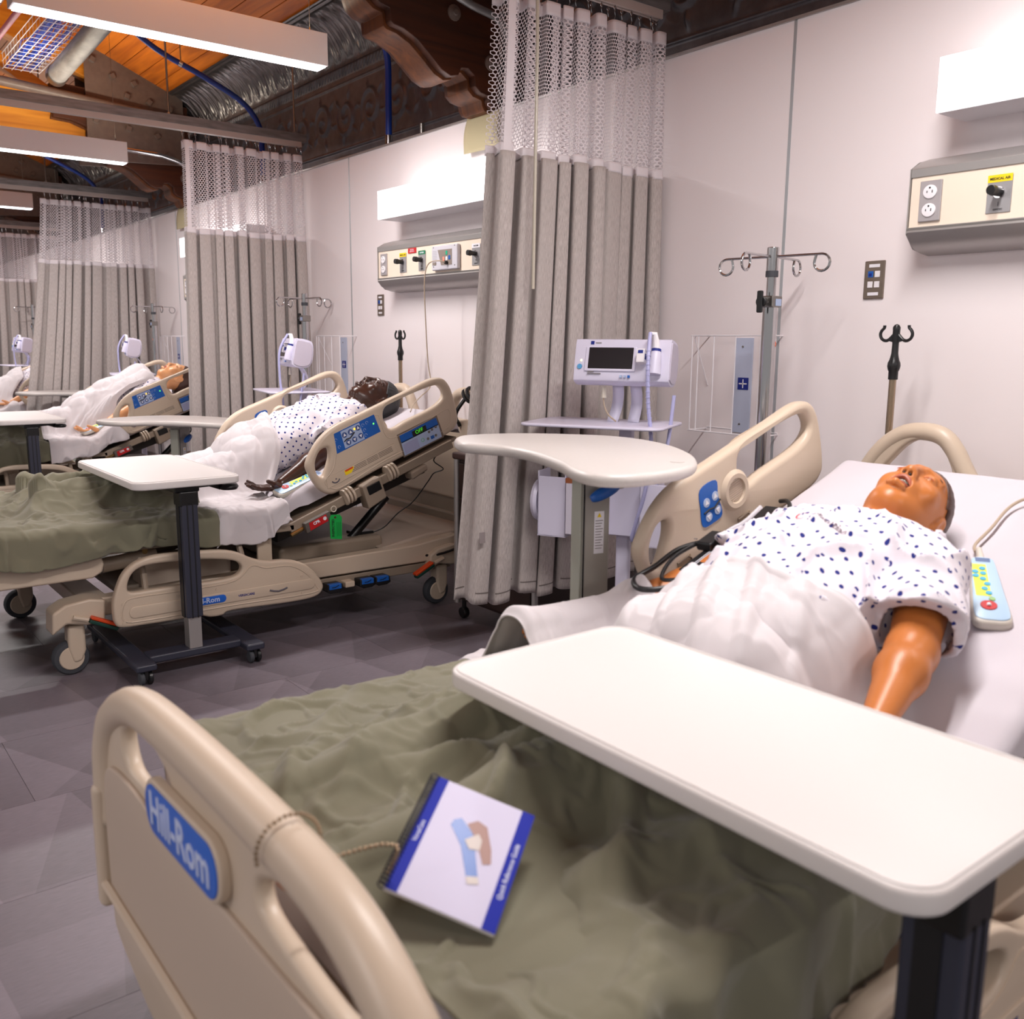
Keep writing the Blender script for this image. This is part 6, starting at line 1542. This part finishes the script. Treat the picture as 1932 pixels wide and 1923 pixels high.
t = empty('waste_bin', (2.62, 2.33, 0), label='dark bin standing low behind the kidney table column by the wall', cat='bin') if False else None

# ---- small things on the beds
def remote(x, y, z, rz, pitch, label, roll=0):
    t = empty('bed_remote', (x, y, z), label=label, cat='remote control', group='call remotes lying on the beds'); t.rotation_euler = (roll, pitch, rz)
    out = catmull([(-.115, 0), (-.112, .026), (-.09, .036), (0, .031), (.10, .025), (.118, .018), (.122, 0), (.118, -.018), (.10, -.025), (0, -.031), (-.09, -.036), (-.112, -.026)], 4)
    me = plate_mesh('remote_shell', [out], .011, .008, 'xy', 0, 3); link('remote_shell', me, mat('ivory_plastic', rgb(206, 200, 190), .4), t)
    f = plate_mesh('keypad', [[(p * .93, q * .88) for p, q in out]], .0015, .001, 'xy', .0115, 1); k = link('keypad', f, mat('ice_blue_keypad', rgb(176, 206, 232), .35), t)
    MB().box(-.030, .085, -.004, .0235, .0125, .0136).build('yellow_field', mat('lemon_print', rgb(236, 240, 70), .4), k)
    MB().lathe([(.015, 0), (.015, .002), (0, .002)], (-.062, .004, .0130), 18).build('nurse_button', RED, k)
    MB().tube([(-.066, .004, .0156), (-.060, .004, .0156)], .0042, 6).build('nurse_cross', PAPER, k, True)
    for q, (u, v) in enumerate(((-.02, 0), (-.005, .006), (.012, 0), (.03, .006), (.05, .004), (.068, .004), (-.04, -.004), (.04, .018), (.055, .018))):
        MB().lathe([(.006, 0), (.006, .0015), (0, .0015)], (u, v, .0136), 12).build('key', mat('cyan_key', rgb(60, 170, 210), .4) if q != 6 else mat('pale_green_key', rgb(150, 190, 120)), k)
    MB().box(.095, .110, -.014, .014, .0126, .0132).build('brand_print', mat('grey_blue_print', rgb(90, 110, 150)), k)
    MB().cyl((.118, 0, 0), (.165, 0, 0), .0085, .006, n=12).build('strain_relief', mat('ivory_plastic', rgb(206, 200, 190)), t, True)
    return t
remote(1.872, .843, .712, math.radians(33), -SL, 'pale blue and yellow call remote beside the tan-skinned mannequin, red nurse button')
t = empty('remote_cord', (0, 0, 0), label='beige cord running from the nearest remote over the white sheet to the bed head', cat='cord', group='beige cords')
MB().tube(catmull([(2.005, .935, .762), (2.033, .95, .772), (2.105, .952, .80), (2.203, .96, .836), (2.26, .935, .86), (2.34, .86, .895), (2.44, .70, .93), (2.52, .60, .90)], 6, False), .0035, 8).build('cord', CORD, t, True)
remote(1.685, 3.60, .607, math.radians(8), -SL * .8, 'call remote under the palm of the dark-skinned mannequin', roll=.25)
remote(1.68, 6.66, .615, math.radians(6), -SL * .8, 'call remote beside the hand of the third mannequin', roll=.3)
# nurse call cord hanging from the second rail unit
t = empty('call_cord', (0, 0, 0), label='thin beige call cord hanging from the nurse call panel down to the second bed', cat='cord', group='beige cords')
MB().tube(catmull([(2.712, 4.022, 1.592), (2.69, 4.05, 1.60), (2.67, 4.11, 1.585), (2.66, 4.13, 1.50), (2.665, 4.13, 1.30), (2.67, 4.12, 1.10), (2.66, 4.08, .98), (2.55, 4.00, .93), (2.42, 3.86, .905), (2.30, 3.70, .88)], 6, False), .003, 8).build('cord', CORD, t, True)
# black bandage / strap round the second headboard handle
t = empty('black_strap', (2.60, 3.98 - .30, .90), label='black strap wrapped on the headboard grip of the second bed', cat='strap')
for k, (dz, dy) in enumerate(((.045, -.03), (.055, -.06))):
    MB().tube([(.034 * math.cos(a), dy + .030 * math.sin(a) * .9, dz + .030 * math.sin(a)) for a in np.linspace(0, 2 * PI, 15)[:-1]], .009, 6, closed=True).build('strap_loop', BLACK, t, True)
MB().tube(catmull([(-.03, -.03, .03), (-.05, 0, -.02), (-.04, .03, -.06), (-.02, .02, -.10)], 5, False), .010, 6).build('strap_tail', BLACK, t, True)
t = empty('power_lead', (0, 0, 0), label='thin black mains lead dropping behind the second bed to a foot switch', cat='cord', group='black leads')
MB().tube(catmull([(2.42, 3.62, .70), (2.36, 3.60, .66), (2.40, 3.58, .62), (2.36, 3.60, .60), (2.34, 3.62, .56), (2.27, 3.64, .47), (2.20, 3.66, .42), (2.14, 3.68, .36), (2.08, 3.70, .335)], 6, False), .0028, 6).build('lead', BLACK, t, True)
MB().box(1.98, 2.08, 3.67, 3.75, .330, .352).build('foot_switch', BLACK, t, bevel=.004)
MB().tube(catmull([(2.20, 3.60, .25), (2.28, 3.50, .24), (2.40, 3.46, .27), (2.45, 3.48, .30)], 5, False), .006, 6).build('lead', BLACK, t, True)
# green inspection tag with a white ring
t = empty('inspection_tag', (1.785, 3.98 - .512, .50), label='bright green inspection tag hanging under the second bed rail', cat='tag')
MB().tube([(.012 * math.cos(a) - .008, 0, .012 * math.sin(a) + .012) for a in np.linspace(0, 2 * PI, 14)[:-1]], .0022, 6, closed=True).build('tag_ring', mat('ivory_ring', rgb(216, 206, 190)), t, True)
tg = MB().prism([(-.026, -.112), (.026, -.120), (.028, -.026), (.018, -.014), (-.020, -.012), (-.028, -.024)], -.001, .001, 'y').build('tag_card', GREEN, t)
MB().lathe([(.005, 0), (.005, -.001), (0, -.001)], (-.003, -.001, -.024), 12, 'y').build('eyelet', mat('brown_eyelet', rgb(80, 50, 30)), tg)
text('tag_lettering', 'INSPECTED', .015, BTXT, frame_M((-.013, -.0015, -.068), (0, 0, 1), (-1, 0, 0)), tg, bold=.0004, thick=.0002)
for k in range(4): MB().box(.004 + k * .0055, .0055 + k * .0055, -.0014, -.001, -.105, -.045).build('print_line', mat('dark_green_print', rgb(10, 90, 40)), tg)
# white linen bag / cloth hanging behind bed 2 base
# near bed: black power box, cuff pack with tube
t = empty('power_box', (1.93, 1.435, .728), label='black power supply brick lying on the sheet by the far rail of the nearest bed', cat='power supply')
M = Matrix.Rotation(-SL, 4, 'Y') @ Matrix.Rotation(.1, 4, 'Z')
MB().box(-.075, .085, -.035, .035, -.012, .035, M).build('brick', BLACK, t, bevel=.006, seg=3)
MB().tube(catmull([(.085, 0, .04), (.115, .005, .055), (.14, .03, .065), (.15, .06, .06)], 5, False), .006, 8).build('brick_lead', BLACK, t, True)
t = empty('pressure_cuff_unit', (1.615, 1.305, .715), label='black pressure cuff unit with printed white text strapped beside the nearest mannequin', cat='medical device')
M = Matrix.Rotation(-.28, 4, 'Y') @ Matrix.Rotation(.12, 4, 'Z')
MB().box(-.10, .10, -.045, .05, .0, .030, M).build('cuff_body', BLACK, t, bevel=.010, seg=3)
MB().box(.0, .07, .020, .062, .028, .050, M).build('connector_block', BLACK, t, bevel=.006)
FMc = M @ Matrix.Translation((-.02, -.01, .0312))
for k in range(4): MB().box(-.045 + k * .022, -.030 + k * .022, -.020, .006, .0305, .0312, M).build('cuff_print', WTXT, t)
MB().box(-.085, -.055, -.028, .008, .0305, .0312, M).build('cuff_window', PAPER, t)
for k in range(2): MB().box(-.09, .06, .020 + k * .005, .0215 + k * .005, .0305, .0312, M).build('print_line', WTXT, t)
MB().tube(catmull([(.03, .055, .045), (-.05, .08, .03), (-.12, .085, .0), (-.20, .07, -.015), (-.235, .02, -.02), (-.20, -.02, -.015), (-.13, -.02, .0), (-.09, -.03, .012)], 7, False), .0062, 10).build('rubber_tube', BLACK, t, True)
MB().tube(catmull([(.0, .06, .045), (-.09, .06, .02), (-.17, .02, -.008), (-.15, -.03, .0)], 6, False), .0045, 8).build('rubber_tube', BLACK, t, True)
MB().lathe([(.004, 0), (.004, .002), (0, .002)], (-.02, .06, .052), 10).build('metal_rivet', CHROME, t, True)
MB().tube(catmull([(.02, .03, .055), (.06, .02, .075), (.10, .02, .085), (.15, .015, .115)], 6, False), .005, 8).build('clear_tube', mat('clear_vinyl', rgb(222, 220, 226), .15, alpha=.7), t, True)

# notebook with spiral and chain on the nearest blanket
t = empty('spiral_manual', (0, 0, 0), label='spiral bound manual with blue borders leaning on the nearest olive blanket', cat='manual')
c00, c10, c01, c11 = (np.array(v) for v in ((.612, .958, .645), (.697, .863, .602), (.497, .837, .585), (.582, .742, .542)))
xd = c10 - c00; yd = c01 - c00; Lx = np.linalg.norm(xd); Ly = np.linalg.norm(yd); yd = yd - xd * (xd.dot(yd) / Lx ** 2) * .5
cc_ = (c00 + c11) / 2 + np.array([0, 0, .004])
NM = frame_M(tuple(cc_), tuple(xd), tuple(-yd))
def nb(name, x0, x1, y0, y1, z0, z1, m, par): 
    return MB().box(x0, x1, y0, y1, z0, z1, NM).build(name, m, par)
hx_, hy_ = Lx / 2, Ly / 2 * 1.03
nb('pages', -hx_, hx_, -hy_, hy_, -.005, -.0005, PAPER, t)
cv = nb('front_cover', -hx_, hx_, -hy_, hy_, -.0005, .0003, mat('cover_white', rgb(214, 210, 234), .6, spec=.2), t)
COV = mat('cover_blue', rgb(14, 34, 160), .6, spec=.2)
nb('blue_border', -hx_, -hx_ + Lx * .115, -hy_, hy_, .0003, .0008, COV, cv); nb('blue_border', hx_ - Lx * .125, hx_, -hy_, hy_, .0003, .0008, COV, cv)
text('cover_lettering', 'VersaCare', Lx * .058, WTXT, NM @ Matrix.Translation((-hx_ + Lx * .06, hy_ * .0, .001)) @ Matrix.Rotation(PI / 2, 4, 'Z'), cv, thick=.0001)
text('cover_lettering', 'Quick Reference Guide', Lx * .066, WTXT, NM @ Matrix.Translation((hx_ - Lx * .062, -hy_ * .05, .001)) @ Matrix.Rotation(PI / 2, 4, 'Z'), cv, thick=.0001)
def nbp(name, pts, z, m, par): 
    v = [tuple(NM @ Vector((p * Lx, q * Lx, z))) for p, q in pts]; b = MB(); b.add(v, [tuple(range(len(v)))]); return b.build(name, m, par, fix=False)
nbp('printed_bed', [(-.19, .27), (-.13, .32), (.06, .16), (.10, .02), (.20, -.22), (.10, -.26), (-.04, .02), (-.20, .20)], .0006, BLUE, cv)
nbp('printed_bed', [(-.06, .28), (.02, .36), (.12, .33), (.23, .10), (.27, -.04), (.20, -.08), (.10, .10), (.0, .22)], .0009, mat('print_tan', rgb(160, 120, 110)), cv)
nbp('printed_bed', [(-.03, .10), (.07, .22), (.12, .16), (.13, .05), (.04, .02)], .0012, mat('print_cream', rgb(206, 196, 190)), cv)
nbp('printed_bed', [(.10, -.26), (.20, -.22), (.23, -.29), (.13, -.33)], .0012, mat('print_cream', rgb(206, 196, 190)), cv)
for k in range(30):
    y = -hy_ * .97 + 2 * hy_ * .97 * k / 29
    MB().tube([tuple(NM @ Vector((-hx_ - .003 + .006 * math.cos(a), y, .006 * math.sin(a) - .001))) for a in np.linspace(0, 2 * PI, 9)[:-1]], .0011, 4, closed=True).build('spiral_ring', mat('navy_wire', rgb(24, 26, 60), .4), t, True)
# bead chain from the manual over the footboard grip
t2 = empty('bead_chain', (0, 0, 0), label='ball chain looped over the nearest footboard grip and tied to the manual', cat='chain')
P = []
yc_ = 1.07 - .205
for a in np.linspace(-.6 * PI, 1.1 * PI, 30): P.append((.38 + .037 * math.cos(a), yc_, .676 + .037 * math.sin(a)))
e = NM @ Vector((-hx_ - .003, -hy_ * .85, 0))
P = [(p[0], p[1], p[2] - 0.006) for p in P]
start = P[0]
Q = catmull([tuple(e), (.50, yc_ - .02, .640), (.44, yc_ - .005, .642), start], 8, False)
ball = MB(); ball.lathe([(0, -.0026), (.0019, -.0018), (.0026, 0), (.0019, .0018), (0, .0026)], (0, 0, 0), 8); bme = ball.mesh('chain_bead', True); bme.materials.append(mat('brass_beads', rgb(150, 128, 104), .3, .9))
pts = Q + P; acc = 0; last = Vector(pts[0])
for p in pts[1:]:
    p = Vector(p)
    while (p - last).length > .0062:
        last = last + (p - last).normalized() * .0062
        o = bpy.data.objects.new('chain_bead', bme); COL.objects.link(o); o.parent = t2; o.location = last
# white pull wire near the far rail of the nearest bed
t = empty('white_lead', (0, 0, 0), label='white lead drooping from a clip behind the far rail of the nearest bed', cat='cord', group='white leads')
MB().tube(catmull([(1.86, 1.95, .62), (1.85, 1.93, .45), (1.84, 1.92, .33), (1.88, 1.92, .27), (1.98, 1.93, .31), (2.05, 1.95, .40), (2.12, 1.96, .46)], 7, False), .0042, 8).build('lead', WHITE, t, True)
for z in (.60, .34):
    MB().tube([(1.86 + .008 * math.cos(a), 1.95, z + .028 * math.sin(a)) for a in np.linspace(0, 2 * PI, 14)[:-1]], .0026, 6, closed=True).build('wire_clip', WHITE, t, True)
